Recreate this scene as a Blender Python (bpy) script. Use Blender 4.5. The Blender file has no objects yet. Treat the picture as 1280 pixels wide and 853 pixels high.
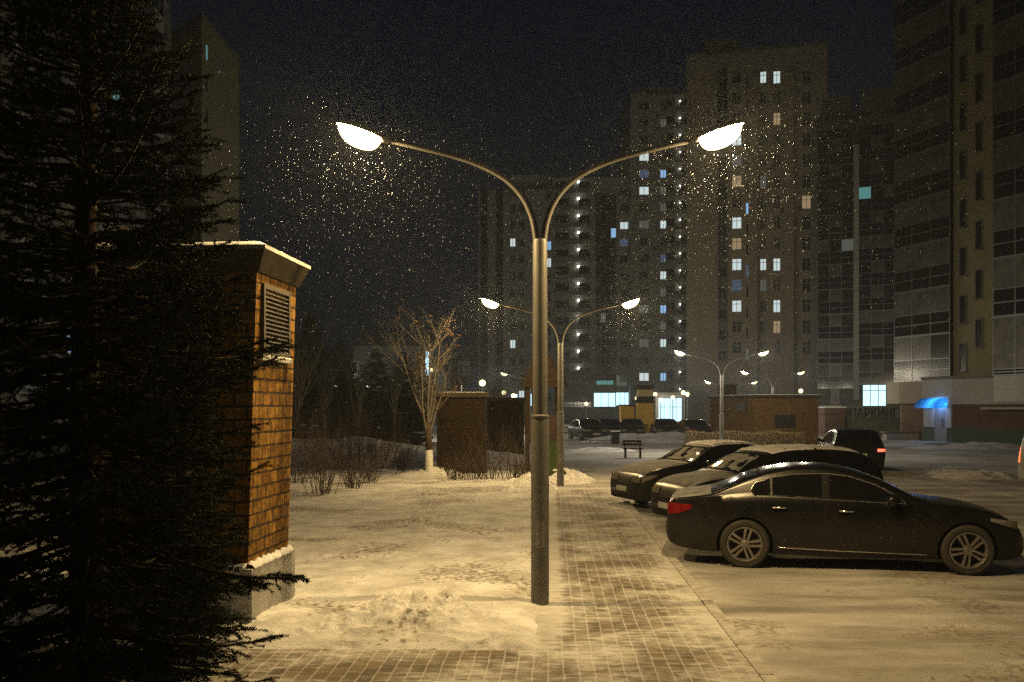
import bpy, math, random
import numpy as np
from mathutils import Vector, Matrix, Euler

random.seed(7)
rng = np.random.default_rng(11)
sc = bpy.context.scene
COL = sc.collection
F, H, HY, CX = 1244.4, 2.14, 509.0, 640.0        # focal length in photo pixels, eye height, horizon row, centre column

# ------------------------------------------------------------------ camera, sky, exposure
cam_d = bpy.data.cameras.new("camera")
cam_d.sensor_width = 36.0
cam_d.lens = 35.0
cam_d.shift_y = (HY - 426.5) / 1280.0
cam_d.clip_start = 0.1
cam_d.clip_end = 3000
cam = bpy.data.objects.new("camera", cam_d)
cam.location = (0, 0, H)
cam.rotation_euler = (math.radians(90), 0, 0)
COL.objects.link(cam)
sc.camera = cam

world = bpy.data.worlds.new("World")
sc.world = world
world.use_nodes = True
wn, wl = world.node_tree.nodes, world.node_tree.links
bg = wn["Background"]
tc = wn.new("ShaderNodeTexCoord")
sep = wn.new("ShaderNodeSeparateXYZ")
wl.new(tc.outputs["Generated"], sep.inputs[0])
cr = wn.new("ShaderNodeValToRGB")
cr.color_ramp.elements[0].position = 0.0
cr.color_ramp.elements[0].color = (0.0028, 0.0033, 0.0050, 1)
cr.color_ramp.elements[1].position = 0.55
cr.color_ramp.elements[1].color = (0.0014, 0.0032, 0.0082, 1)
wl.new(sep.outputs[2], cr.inputs[0])
wl.new(cr.outputs[0], bg.inputs[0])
bg.inputs[1].default_value = 1.0

vs = sc.view_settings
vs.view_transform = 'Standard'
vs.look = 'None'
vs.exposure = 0.0
vs.gamma = 1.0
vs.use_curve_mapping = False
sc.cycles.use_denoising = False
sc.cycles.use_adaptive_sampling = False
sc.cycles.max_bounces = 6
sc.cycles.volume_bounces = 0
sc.cycles.transparent_max_bounces = 24
sc.cycles.sample_clamp_indirect = 3.0
sc.cycles.volume_step_rate = 4.0

# weak fill sun added behind the viewer to lift the facades, standing for city skyglow
sun_d = bpy.data.lights.new("city_glow", 'SUN')
sun_d.energy = 0.032
sun_d.angle = math.radians(40)
sun_d.color = (1.0, 0.98, 0.86)
sun = bpy.data.objects.new("city_glow", sun_d)
sun.rotation_euler = Vector((-0.50, 0.86, -0.30)).to_track_quat('-Z', 'Y').to_euler()
COL.objects.link(sun)

SODIUM = (1.0, 0.69, 0.29)
FAR_SODIUM = (1.0, 0.87, 0.64)
LAMP_W = 1350.0

# ------------------------------------------------------------------ small helpers
def D_of(py, z=0.0):
    return F * (H - z) / (py - HY)

def X_of(px, d):
    return (px - CX) * d / F

def Z_of(py, d):
    return H + (HY - py) * d / F

def put(o, parent=None):
    COL.objects.link(o)
    if parent is not None:
        o.parent = parent
    return o

def tag(o, label=None, cat=None, group=None, kind=None):
    if label: o["label"] = label
    if cat: o["category"] = cat
    if group: o["group"] = group
    if kind: o["kind"] = kind
    return o

def thing(name, label, cat, loc=(0, 0, 0), rz=0.0, group=None):
    o = bpy.data.objects.new(name, None)
    o.empty_display_size = 0.2
    put(o)
    o.location = loc
    o.rotation_euler = (0, 0, rz)
    return tag(o, label, cat, group)

def copy_tree(o, parent=None):
    c = o.copy()
    COL.objects.link(c)
    c.parent = parent
    for ch in list(o.children):
        copy_tree(ch, c)
    return c

class MB:
    """collects faces of one mesh"""
    def __init__(self):
        self.v, self.f, self.m = [], [], []
    def add(self, vs_, fs_, mi=0):
        n = len(self.v)
        self.v.extend([tuple(p) for p in vs_])
        for f in fs_:
            self.f.append(tuple(i + n for i in f))
            self.m.append(mi)
        return self
    def box(self, x0, x1, y0, y1, z0, z1, mi=0):
        v = [(x0, y0, z0), (x1, y0, z0), (x1, y1, z0), (x0, y1, z0), (x0, y0, z1), (x1, y0, z1), (x1, y1, z1), (x0, y1, z1)]
        f = [(0, 3, 2, 1), (4, 5, 6, 7), (0, 1, 5, 4), (1, 2, 6, 5), (2, 3, 7, 6), (3, 0, 4, 7)]
        return self.add(v, f, mi)
    def quad(self, a, b, c, d, mi=0):
        return self.add([a, b, c, d], [(0, 1, 2, 3)], mi)
    def prism(self, poly, z0, z1, mi=0, poly_top=None):
        n = len(poly)
        pt = poly_top or poly
        v = [(p[0], p[1], z0) for p in poly] + [(p[0], p[1], z1) for p in pt]
        f = [tuple(range(n - 1, -1, -1)), tuple(range(n, 2 * n))]
        for i in range(n):
            j = (i + 1) % n
            f.append((i, j, n + j, n + i))
        return self.add(v, f, mi)
    def tube(self, pts, radii, n=8, mi=0, caps=True):
        pts = [Vector(p) for p in pts]
        if not hasattr(radii, "__len__"):
            radii = [radii] * len(pts)
        vs_, fs_ = [], []
        up = Vector((0, 0, 1))
        for i, p in enumerate(pts):
            t = (pts[min(i + 1, len(pts) - 1)] - pts[max(i - 1, 0)])
            if t.length < 1e-9: t = Vector((0, 0, 1))
            t.normalize()
            ref = up if abs(t.z) < 0.9 else Vector((1, 0, 0))
            if i == 0:
                a = t.cross(ref).normalized()
            else:
                a = (a - t * a.dot(t))
                a = a.normalized() if a.length > 1e-6 else t.cross(ref).normalized()
            b = t.cross(a)
            for k in range(n):
                th = 2 * math.pi * k / n
                vs_.append(p + (a * math.cos(th) + b * math.sin(th)) * radii[i])
        for i in range(len(pts) - 1):
            for k in range(n):
                k2 = (k + 1) % n
                fs_.append((i * n + k, i * n + k2, (i + 1) * n + k2, (i + 1) * n + k))
        if caps:
            fs_.append(tuple(range(n - 1, -1, -1)))
            fs_.append(tuple((len(pts) - 1) * n + k for k in range(n)))
        return self.add(vs_, fs_, mi)
    def lathe(self, prof, n=24, mi=0, axis='z', closed=False):
        vs_, fs_ = [], []
        for r, h in prof:
            for k in range(n):
                th = 2 * math.pi * k / n
                c, s = r * math.cos(th), r * math.sin(th)
                vs_.append((c, s, h) if axis == 'z' else (c, h, s))
        m = len(prof)
        for i in range(m if closed else m - 1):
            i2 = (i + 1) % m
            for k in range(n):
                k2 = (k + 1) % n
                q = (i * n + k, i * n + k2, i2 * n + k2, i2 * n + k)
                fs_.append(q if axis == 'z' else q[::-1])
        return self.add(vs_, fs_, mi)
    def mesh(self, name, mats, smooth=False):
        me = bpy.data.meshes.new(name)
        me.from_pydata(self.v, [], self.f)
        for m in (mats if isinstance(mats, (list, tuple)) else [mats]):
            me.materials.append(m)
        me.polygons.foreach_set("material_index", self.m)
        if smooth:
            me.polygons.foreach_set("use_smooth", [True] * len(self.f))
            if smooth != 'all':
                me.set_sharp_from_angle(angle=math.radians(38))
        me.update()
        return me
    def build(self, name, mats, parent=None, smooth=False):
        return put(bpy.data.objects.new(name, self.mesh(name, mats, smooth)), parent)

def big_mesh(name, V, Fc, mat, parent=None, smooth=False):
    """numpy triangles or quads straight into a mesh object"""
    me = bpy.data.meshes.new(name)
    nf, k = Fc.shape
    me.vertices.add(len(V)); me.loops.add(nf * k); me.polygons.add(nf)
    me.vertices.foreach_set("co", np.asarray(V, np.float32).ravel())
    me.loops.foreach_set("vertex_index", Fc.astype(np.int32).ravel())
    me.polygons.foreach_set("loop_start", np.arange(0, nf * k, k, dtype=np.int32))
    me.polygons.foreach_set("loop_total", np.full(nf, k, np.int32))
    if smooth:
        me.polygons.foreach_set("use_smooth", np.ones(nf, bool))
    me.materials.append(mat)
    me.update(calc_edges=True)
    return put(bpy.data.objects.new(name, me), parent)

def vnoise(x, y, seed=0):
    xi, yi = np.floor(x).astype(np.int64), np.floor(y).astype(np.int64)
    fx, fy = x - xi, y - yi
    fx, fy = fx * fx * (3 - 2 * fx), fy * fy * (3 - 2 * fy)
    def h(a, b):
        n = (a * 374761393 + b * 668265263 + seed * 974634533) & 0xFFFFFFFF
        n = ((n ^ (n >> 13)) * 1274126177) & 0xFFFFFFFF
        return ((n ^ (n >> 16)) & 0xFFFF) / 65535.0
    return (h(xi, yi) * (1 - fx) + h(xi + 1, yi) * fx) * (1 - fy) + (h(xi, yi + 1) * (1 - fx) + h(xi + 1, yi + 1) * fx) * fy

def fbm(x, y, oct_=4, seed=0):
    s, a = 0, 0.5
    for i in range(oct_):
        s = s + a * vnoise(x * 2 ** i, y * 2 ** i, seed + i)
        a *= 0.5
    return s

# ------------------------------------------------------------------ materials
MATS = {}
def mat(name, color, rough=0.6, metal=0.0, spec=0.5, var=0.0, vscale=3.0, bump=0.0, bscale=20.0, coat=0.0, emit=None, es=0.0, dirt=None):
    if name in MATS: return MATS[name]
    m = bpy.data.materials.new(name)
    m.use_nodes = True
    n, l = m.node_tree.nodes, m.node_tree.links
    b = n["Principled BSDF"]
    b.inputs["Base Color"].default_value = (*color, 1)
    b.inputs["Roughness"].default_value = rough
    b.inputs["Metallic"].default_value = metal
    b.inputs["Specular IOR Level"].default_value = spec
    b.inputs["Coat Weight"].default_value = coat
    if emit:
        b.inputs["Emission Color"].default_value = (*emit, 1)
        b.inputs["Emission Strength"].default_value = es
    if var or bump or dirt:
        t = n.new("ShaderNodeTexCoord")
    if var or dirt:
        nz = n.new("ShaderNodeTexNoise")
        nz.inputs["Scale"].default_value = vscale
        nz.inputs["Detail"].default_value = 6
        nz.inputs["Roughness"].default_value = 0.65
        l.new(t.outputs["Object"], nz.inputs["Vector"])
        r = n.new("ShaderNodeValToRGB")
        r.color_ramp.elements[0].position = 0.3
        r.color_ramp.elements[1].position = 0.7
        c2 = dirt if dirt else tuple(min(1, c * (1 + var)) for c in color)
        c1 = color if dirt else tuple(c * (1 - var) for c in color)
        r.color_ramp.elements[0].color = (*c1, 1)
        r.color_ramp.elements[1].color = (*c2, 1)
        l.new(nz.outputs[0], r.inputs[0])
        l.new(r.outputs[0], b.inputs["Base Color"])
    if bump:
        nb = n.new("ShaderNodeTexNoise")
        nb.inputs["Scale"].default_value = bscale
        nb.inputs["Detail"].default_value = 5
        l.new(t.outputs["Object"], nb.inputs["Vector"])
        bp = n.new("ShaderNodeBump")
        bp.inputs["Strength"].default_value = bump
        bp.inputs["Distance"].default_value = 0.02
        l.new(nb.outputs[0], bp.inputs["Height"])
        l.new(bp.outputs[0], b.inputs["Normal"])
    MATS[name] = m
    return m

def emitter(name, color, s):
    return mat(name, (0.02, 0.02, 0.02), 0.3, emit=color, es=s)

def brick_mat(name, c1, c2, mortar, bw, rh, ms=0.012, off=0.5, bump=0.6, var=0.35):
    m = bpy.data.materials.new(name)
    m.use_nodes = True
    n, l = m.node_tree.nodes, m.node_tree.links
    b = n["Principled BSDF"]
    b.inputs["Roughness"].default_value = 0.9; b.inputs["Specular IOR Level"].default_value = 0.12
    t = n.new("ShaderNodeTexCoord")
    s = n.new("ShaderNodeSeparateXYZ")
    l.new(t.outputs["Object"], s.inputs[0])
    a = n.new("ShaderNodeMath"); a.operation = 'ADD'
    l.new(s.outputs[0], a.inputs[0]); l.new(s.outputs[1], a.inputs[1])
    c = n.new("ShaderNodeCombineXYZ")
    l.new(a.outputs[0], c.inputs[0]); l.new(s.outputs[2], c.inputs[1])
    wz = n.new("ShaderNodeTexNoise"); wz.inputs["Scale"].default_value = 7
    l.new(t.outputs["Object"], wz.inputs["Vector"])
    wm = n.new("ShaderNodeVectorMath"); wm.operation = 'MULTIPLY_ADD'
    wm.inputs[1].default_value = (0.03, 0.02, 0)
    l.new(wz.outputs["Color"], wm.inputs[0]); l.new(c.outputs[0], wm.inputs[2])
    br = n.new("ShaderNodeTexBrick")
    br.offset = off
    br.inputs["Scale"].default_value = 1.0
    br.inputs["Brick Width"].default_value = bw
    br.inputs["Row Height"].default_value = rh
    br.inputs["Mortar Size"].default_value = ms
    br.inputs["Mortar Smooth"].default_value = 0.4
    br.inputs["Color1"].default_value = (*c1, 1)
    br.inputs["Color2"].default_value = (*c2, 1)
    br.inputs["Mortar"].default_value = (*mortar, 1)
    l.new(wm.outputs[0], br.inputs["Vector"])
    nz = n.new("ShaderNodeTexNoise"); nz.inputs["Scale"].default_value = 9; nz.inputs["Detail"].default_value = 6
    l.new(t.outputs["Object"], nz.inputs["Vector"])
    mr = n.new("ShaderNodeMapRange")
    mr.inputs[1].default_value = 0.3; mr.inputs[2].default_value = 0.7
    mr.inputs[3].default_value = 1 - var; mr.inputs[4].default_value = 1 + var
    l.new(nz.outputs[0], mr.inputs[0])
    vm = n.new("ShaderNodeVectorMath"); vm.operation = 'SCALE'
    l.new(br.outputs["Color"], vm.inputs[0]); l.new(mr.outputs[0], vm.inputs["Scale"])
    l.new(vm.outputs[0], b.inputs["Base Color"])
    hh = n.new("ShaderNodeMath"); hh.operation = 'MULTIPLY_ADD'
    hh.inputs[1].default_value = -1.0
    l.new(br.outputs["Fac"], hh.inputs[0]); l.new(nz.outputs[0], hh.inputs[2])
    bp = n.new("ShaderNodeBump"); bp.inputs["Strength"].default_value = bump; bp.inputs["Distance"].default_value = 0.02
    l.new(hh.outputs[0], bp.inputs["Height"]); l.new(bp.outputs[0], b.inputs["Normal"])
    MATS[name] = m
    return m

def snow_mat(name, c_lo, c_hi, scale, speck=0.0, bump=0.35, stretch=(1, 1, 1), fine=60.0):
    m = bpy.data.materials.new(name)
    m.use_nodes = True
    n, l = m.node_tree.nodes, m.node_tree.links
    b = n["Principled BSDF"]
    b.inputs["Roughness"].default_value = 0.75
    b.inputs["Specular IOR Level"].default_value = 0.25
    t = n.new("ShaderNodeTexCoord")
    mp = n.new("ShaderNodeMapping"); mp.inputs["Scale"].default_value = stretch
    l.new(t.outputs["Object"], mp.inputs["Vector"])
    nz = n.new("ShaderNodeTexNoise"); nz.inputs["Scale"].default_value = scale; nz.inputs["Detail"].default_value = 8; nz.inputs["Roughness"].default_value = 0.68
    l.new(mp.outputs[0], nz.inputs["Vector"])
    r = n.new("ShaderNodeValToRGB")
    r.color_ramp.elements[0].position = 0.34; r.color_ramp.elements[0].color = (*c_lo, 1)
    r.color_ramp.elements[1].position = 0.62; r.color_ramp.elements[1].color = (*c_hi, 1)
    l.new(nz.outputs[0], r.inputs[0])
    out = r.outputs[0]
    if speck:
        n2 = n.new("ShaderNodeTexNoise"); n2.inputs["Scale"].default_value = 14; n2.inputs["Detail"].default_value = 4
        l.new(t.outputs["Object"], n2.inputs["Vector"])
        n3 = n.new("ShaderNodeTexNoise"); n3.inputs["Scale"].default_value = 0.55; n3.inputs["Detail"].default_value = 2
        l.new(t.outputs["Object"], n3.inputs["Vector"])
        ad = n.new("ShaderNodeMath"); ad.operation = 'MULTIPLY_ADD'; ad.inputs[1].default_value = 0.42
        n3r = n.new("ShaderNodeMapRange"); n3r.inputs[1].default_value = .38; n3r.inputs[2].default_value = .62
        l.new(n3.outputs[0], n3r.inputs[0]); l.new(n3r.outputs[0], ad.inputs[0]); l.new(n2.outputs[0], ad.inputs[2])
        r2 = n.new("ShaderNodeMapRange"); r2.inputs[1].default_value = 0.84; r2.inputs[2].default_value = 0.99
        r2.inputs[3].default_value = 0.0; r2.inputs[4].default_value = speck
        l.new(ad.outputs[0], r2.inputs[0])
        mx = n.new("ShaderNodeMix"); mx.data_type = 'RGBA'
        mx.inputs[7].default_value = (0.16, 0.12, 0.07, 1)
        l.new(r2.outputs[0], mx.inputs[0]); l.new(out, mx.inputs[6])
        out = mx.outputs[2]
    l.new(out, b.inputs["Base Color"])
    nb = n.new("ShaderNodeTexNoise"); nb.inputs["Scale"].default_value = fine; nb.inputs["Detail"].default_value = 6
    l.new(t.outputs["Object"], nb.inputs["Vector"])
    ah = n.new("ShaderNodeMath"); ah.operation = 'MULTIPLY_ADD'; ah.inputs[1].default_value = 3.0
    l.new(nz.outputs[0], ah.inputs[0]); l.new(nb.outputs[0], ah.inputs[2])
    bp = n.new("ShaderNodeBump"); bp.inputs["Strength"].default_value = bump; bp.inputs["Distance"].default_value = 0.02
    l.new(ah.outputs[0], bp.inputs["Height"]); l.new(bp.outputs[0], b.inputs["Normal"])
    MATS[name] = m
    return m

M_snow = snow_mat("field_snow", (0.50, 0.49, 0.47), (0.86, 0.86, 0.87), 1.6, speck=0.75, bump=0.7, fine=28.0)
M_lot = snow_mat("trodden_snow", (0.19, 0.178, 0.16), (0.54, 0.53, 0.51), 0.8, speck=0.6, stretch=(0.35, 1.0, 1), fine=40)
M_heap = snow_mat("heap_snow", (0.55, 0.54, 0.53), (0.82, 0.82, 0.84), 5.0, speck=0.3, bump=0.6)
M_dust = snow_mat("dusting_of_snow", (0.02, 0.02, 0.02), (0.30, 0.30, 0.30), 4.5, bump=0.2, stretch=(0.6, 2.2, 1))
M_carsnow = snow_mat("roof_snow", (0.60, 0.60, 0.62), (0.85, 0.85, 0.87), 6.0, bump=0.3)
M_kerb = mat("kerb_concrete", (0.30, 0.28, 0.25), 0.9, var=0.35, vscale=5, bump=0.3, dirt=(0.62, 0.60, 0.57))
M_pole = mat("pole_grey_paint", (0.125, 0.12, 0.11), 0.5, spec=0.5, var=0.18, vscale=6, bump=0.05, bscale=60)
M_head = mat("lamp_hood_grey", (0.22, 0.21, 0.20), 0.5)
M_brick = brick_mat("ochre_brick", (0.25, 0.135, 0.026), (0.15, 0.072, 0.014), (0.05, 0.03, 0.014), 0.25, 0.135, ms=0.014, bump=1.0, var=0.5)
M_brick_dark = brick_mat("brown_brick", (0.024, 0.014, 0.006), (0.018, 0.011, 0.0045), (0.014, 0.010, 0.007), 0.26, 0.09, ms=0.012)
M_brick_tan = brick_mat("tan_brick", (0.17, 0.095, 0.03), (0.13, 0.07, 0.02), (0.08, 0.05, 0.025), 0.26, 0.09, ms=0.012)
M_concrete = mat("grey_concrete", (0.34, 0.33, 0.31), 0.9, var=0.22, vscale=4, bump=0.25, bscale=25)
M_fascia = mat("roof_fascia", (0.05, 0.038, 0.024), 0.85, spec=0.1, var=0.3, vscale=3, bump=0.1)
M_louver = mat("louver_metal", (0.045, 0.04, 0.03), 0.5, metal=0.3)
M_bark = mat("dark_bark", (0.075, 0.055, 0.04), 0.9, spec=0.1, var=0.4, vscale=14, bump=0.5, bscale=30)
M_twig = mat("twig_bark", (0.115, 0.10, 0.08), 0.85, var=0.3, vscale=10)
M_shrub = mat("shrub_twigs", (0.085, 0.06, 0.045), 0.9, var=0.3, vscale=10)
M_lime = mat("whitewashed_bark", (0.68, 0.66, 0.60), 0.9, var=0.2, vscale=12, bump=0.4)
M_leaf = mat("dry_leaf", (0.16, 0.085, 0.03), 0.8, var=0.4)
M_needle = mat("spruce_needle", (0.024, 0.034, 0.018), 0.8, spec=0.1, var=0.4, vscale=4)
M_wood = mat("dark_timber", (0.030, 0.020, 0.012), 0.9, spec=0.08, var=0.3, vscale=8, bump=0.2)
M_black = mat("black_rubber", (0.012, 0.012, 0.012), 0.85)
M_tyre = mat("tyre_rubber", (0.022, 0.021, 0.02), 0.85, dirt=(0.05, 0.043, 0.034), vscale=5, bump=0.2, bscale=50)
M_rim = mat("alloy_rim", (0.30, 0.28, 0.26), 0.42, metal=0.8, var=0.25, vscale=10)
M_chrome = mat("chrome_trim", (0.75, 0.73, 0.7), 0.18, metal=1.0)
M_glass = mat("car_glass", (0.006, 0.006, 0.007), 0.06, spec=0.6)
M_taillens = mat("red_lens", (0.16, 0.006, 0.007), 0.15, spec=0.8, coat=0.6)
M_headlens = mat("headlight_lens", (0.34, 0.31, 0.25), 0.15, metal=0.4, coat=0.5)
M_plate = mat("number_plate", (0.6, 0.6, 0.58), 0.6)

def car_paint(name, color, dirtc):
    m = bpy.data.materials.new(name)
    m.use_nodes = True
    n, l = m.node_tree.nodes, m.node_tree.links
    b = n["Principled BSDF"]
    t = n.new("ShaderNodeTexCoord")
    s = n.new("ShaderNodeSeparateXYZ"); l.new(t.outputs["Object"], s.inputs[0])
    nz = n.new("ShaderNodeTexNoise"); nz.inputs["Scale"].default_value = 5; nz.inputs["Detail"].default_value = 7; nz.inputs["Roughness"].default_value = 0.7
    l.new(t.outputs["Object"], nz.inputs["Vector"])
    ad = n.new("ShaderNodeMath"); ad.operation = 'MULTIPLY_ADD'; ad.inputs[1].default_value = -0.9
    l.new(nz.outputs[0], ad.inputs[0]); l.new(s.outputs[2], ad.inputs[2])
    mr = n.new("ShaderNodeMapRange")
    mr.inputs[1].default_value = -0.25; mr.inputs[2].default_value = 0.45
    mr.inputs[3].default_value = 0.55; mr.inputs[4].default_value = 0.02
    l.new(ad.outputs[0], mr.inputs[0])
    mx = n.new("ShaderNodeMix"); mx.data_type = 'RGBA'
    mx.inputs[6].default_value = (*color, 1); mx.inputs[7].default_value = (*dirtc, 1)
    l.new(mr.outputs[0], mx.inputs[0]); l.new(mx.outputs[2], b.inputs["Base Color"])
    r2 = n.new("ShaderNodeMapRange"); r2.inputs[3].default_value = 0.24; r2.inputs[4].default_value = 0.8
    l.new(mr.outputs[0], r2.inputs[0]); l.new(r2.outputs[0], b.inputs["Roughness"])
    b.inputs["Coat Weight"].default_value = 0.12; b.inputs["Specular IOR Level"].default_value = 0.35
    b.inputs["Coat Roughness"].default_value = 0.38
    MATS[name] = m
    return m
M_paint_black = car_paint("black_car_paint", (0.004, 0.004, 0.005), (0.024, 0.020, 0.014))
M_paint_dark = car_paint("dark_car_paint", (0.007, 0.007, 0.008), (0.030, 0.026, 0.020))
M_paint_grey = car_paint("grey_car_paint", (0.20, 0.195, 0.19), (0.12, 0.105, 0.085))

# the lamp bowl: clear ribbed cover glowing all over, the burner's light passes through it
def bowl_mat(name, color, s):
    m = bpy.data.materials.new(name)
    m.use_nodes = True
    n, l = m.node_tree.nodes, m.node_tree.links
    for x in list(n):
        if x.type != 'OUTPUT_MATERIAL': n.remove(x)
    e = n.new("ShaderNodeEmission"); e.inputs[0].default_value = (*color, 1); e.inputs[1].default_value = s
    tr = n.new("ShaderNodeBsdfTransparent")
    mx = n.new("ShaderNodeMixShader"); mx.inputs[0].default_value = 0.4
    l.new(tr.outputs[0], mx.inputs[1]); l.new(e.outputs[0], mx.inputs[2])
    l.new(mx.outputs[0], n["Material Output"].inputs[0])
    return m
M_bowl = bowl_mat("glowing_bowl", (1.0, 0.78, 0.42), 9.0)
M_bowl_far = bowl_mat("warm_glowing_bowl", (1.0, 0.78, 0.36), 5.0)
M_bowl_white = bowl_mat("white_glowing_bowl", (0.85, 0.92, 1.0), 26.0)

# pavement: small setts under blown snow
def pavement_mat():
    m = bpy.data.materials.new("snowy_setts")
    m.use_nodes = True
    n, l = m.node_tree.nodes, m.node_tree.links
    b = n["Principled BSDF"]; b.inputs["Roughness"].default_value = 0.8; b.inputs["Specular IOR Level"].default_value = 0.3
    t = n.new("ShaderNodeTexCoord")
    s = n.new("ShaderNodeSeparateXYZ"); l.new(t.outputs["Object"], s.inputs[0])
    c = n.new("ShaderNodeCombineXYZ")
    l.new(s.outputs[1], c.inputs[0]); l.new(s.outputs[0], c.inputs[1])
    br = n.new("ShaderNodeTexBrick"); br.offset = 0.5
    br.inputs["Scale"].default_value = 1.0
    br.inputs["Brick Width"].default_value = 0.25; br.inputs["Row Height"].default_value = 0.125
    br.inputs["Mortar Size"].default_value = 0.0085; br.inputs["Mortar Smooth"].default_value = 0.25
    br.inputs["Color1"].default_value = (0.20, 0.165, 0.115, 1); br.inputs["Color2"].default_value = (0.10, 0.082, 0.058, 1)
    br.inputs["Mortar"].default_value = (0.31, 0.295, 0.27, 1)
    pw = n.new("ShaderNodeTexNoise"); pw.inputs["Scale"].default_value = 2.2; pw.inputs["Detail"].default_value = 3
    l.new(t.outputs["Object"], pw.inputs["Vector"])
    pm = n.new("ShaderNodeVectorMath"); pm.operation = 'MULTIPLY_ADD'; pm.inputs[1].default_value = (0.03, 0.035, 0)
    l.new(pw.outputs["Color"], pm.inputs[0]); l.new(c.outputs[0], pm.inputs[2])
    l.new(pm.outputs[0], br.inputs["Vector"])
    def noise(sc_, det, st=(1, 1, 1), r=0.65):
        mp = n.new("ShaderNodeMapping"); mp.inputs["Scale"].default_value = st
        l.new(t.outputs["Object"], mp.inputs["Vector"])
        z = n.new("ShaderNodeTexNoise"); z.inputs["Scale"].default_value = sc_; z.inputs["Detail"].default_value = det; z.inputs["Roughness"].default_value = r
        l.new(mp.outputs[0], z.inputs["Vector"])
        return z.outputs[0]
    def mth(op, a, b_=None, c_=None, clamp=False):
        q = n.new("ShaderNodeMath"); q.operation = op; q.use_clamp = clamp
        for i, v in enumerate((a, b_, c_)):
            if v is None: continue
            if isinstance(v, (int, float)): q.inputs[i].default_value = v
            else: l.new(v, q.inputs[i])
        return q.outputs[0]
    big = noise(0.9, 4)
    med = noise(7.0, 6, (0.7, 1.6, 1))
    fin = noise(45.0, 3)
    def smooth(v, a, b_):
        q = n.new("ShaderNodeMapRange"); q.interpolation_type = 'SMOOTHSTEP'
        q.inputs[1].default_value = a; q.inputs[2].default_value = b_
        l.new(v, q.inputs[0]); return q.outputs[0]
    edge_r = smooth(s.outputs[0], 1.15, 1.85)               # drifts against the kerb
    edge_l = mth('SUBTRACT', 1.0, smooth(s.outputs[0], -0.02, 0.22))
    far_l = smooth(s.outputs[1], 8.6, 9.2)
    edge_l = mth('MULTIPLY', edge_l, far_l)
    cov = mth('MULTIPLY_ADD', big, 1.45, mth('MULTIPLY', edge_r, 0.42))
    cov = mth('ADD', cov, mth('MULTIPLY', edge_l, 0.5))
    cov = mth('ADD', cov, mth('MULTIPLY', med, 0.75))
    cov = mth('ADD', cov, mth('MULTIPLY', fin, 0.30))
    cov = mth('ADD', cov, mth('MULTIPLY', br.outputs["Fac"], 0.12))
    snow = smooth(cov, 1.06, 1.56)
    snow = mth('MULTIPLY', snow, 0.93)
    mx = n.new("ShaderNodeMix"); mx.data_type = 'RGBA'
    sr = n.new("ShaderNodeValToRGB"); sr.color_ramp.elements[0].position = .35; sr.color_ramp.elements[1].position = .65
    sr.color_ramp.elements[0].color = (.44, .42, .39, 1); sr.color_ramp.elements[1].color = (.74, .74, .74, 1)
    l.new(mth('ADD', mth('MULTIPLY', med, .6), mth('MULTIPLY', big, .4)), sr.inputs[0])
    l.new(snow, mx.inputs[0]); l.new(br.outputs["Color"], mx.inputs[6]); l.new(sr.outputs[0], mx.inputs[7])
    l.new(mx.outputs[2], b.inputs["Base Color"])
    hgt = mth('ADD', mth('MULTIPLY', snow, 1.2), mth('MULTIPLY', med, 0.6))
    hgt = mth('ADD', hgt, mth('MULTIPLY', br.outputs["Fac"], 0.25))
    bp = n.new("ShaderNodeBump"); bp.inputs["Strength"].default_value = 0.5; bp.inputs["Distance"].default_value = 0.012
    l.new(hgt, bp.inputs["Height"]); l.new(bp.outputs[0], b.inputs["Normal"])
    return m
M_pave = pavement_mat()

# ------------------------------------------------------------------ ground
YAW = math.atan2(48.0, F)                 # the walk runs this much to the side of the camera axis
cyaw, syaw = math.cos(YAW), math.sin(YAW)
def walk(u, v, z=0.0):                     # across, along the walk -> world
    return (u * cyaw + v * syaw, -u * syaw + v * cyaw, z)
KERB_IN, KERB_OUT = 1.66, 1.80
GZ = -0.07                                 # road level

def grid_sheet(name, us, vs2, zfun, m, rz=0.0, kind='structure', smooth=True):
    U, V = np.meshgrid(us, vs2)
    Z = zfun(U, V)
    P = np.stack([U, V, Z], -1).reshape(-1, 3)
    nu, nv = len(us), len(vs2)
    i = np.arange((nv - 1) * (nu - 1)); r, c = i // (nu - 1), i % (nu - 1)
    a = r * nu + c
    Fq = np.stack([a, a + 1, a + 1 + nu, a + nu], -1)
    o = big_mesh(name, P, Fq, m, smooth=smooth)
    o.rotation_euler = (0, 0, rz)
    o["kind"] = kind
    return o

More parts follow.
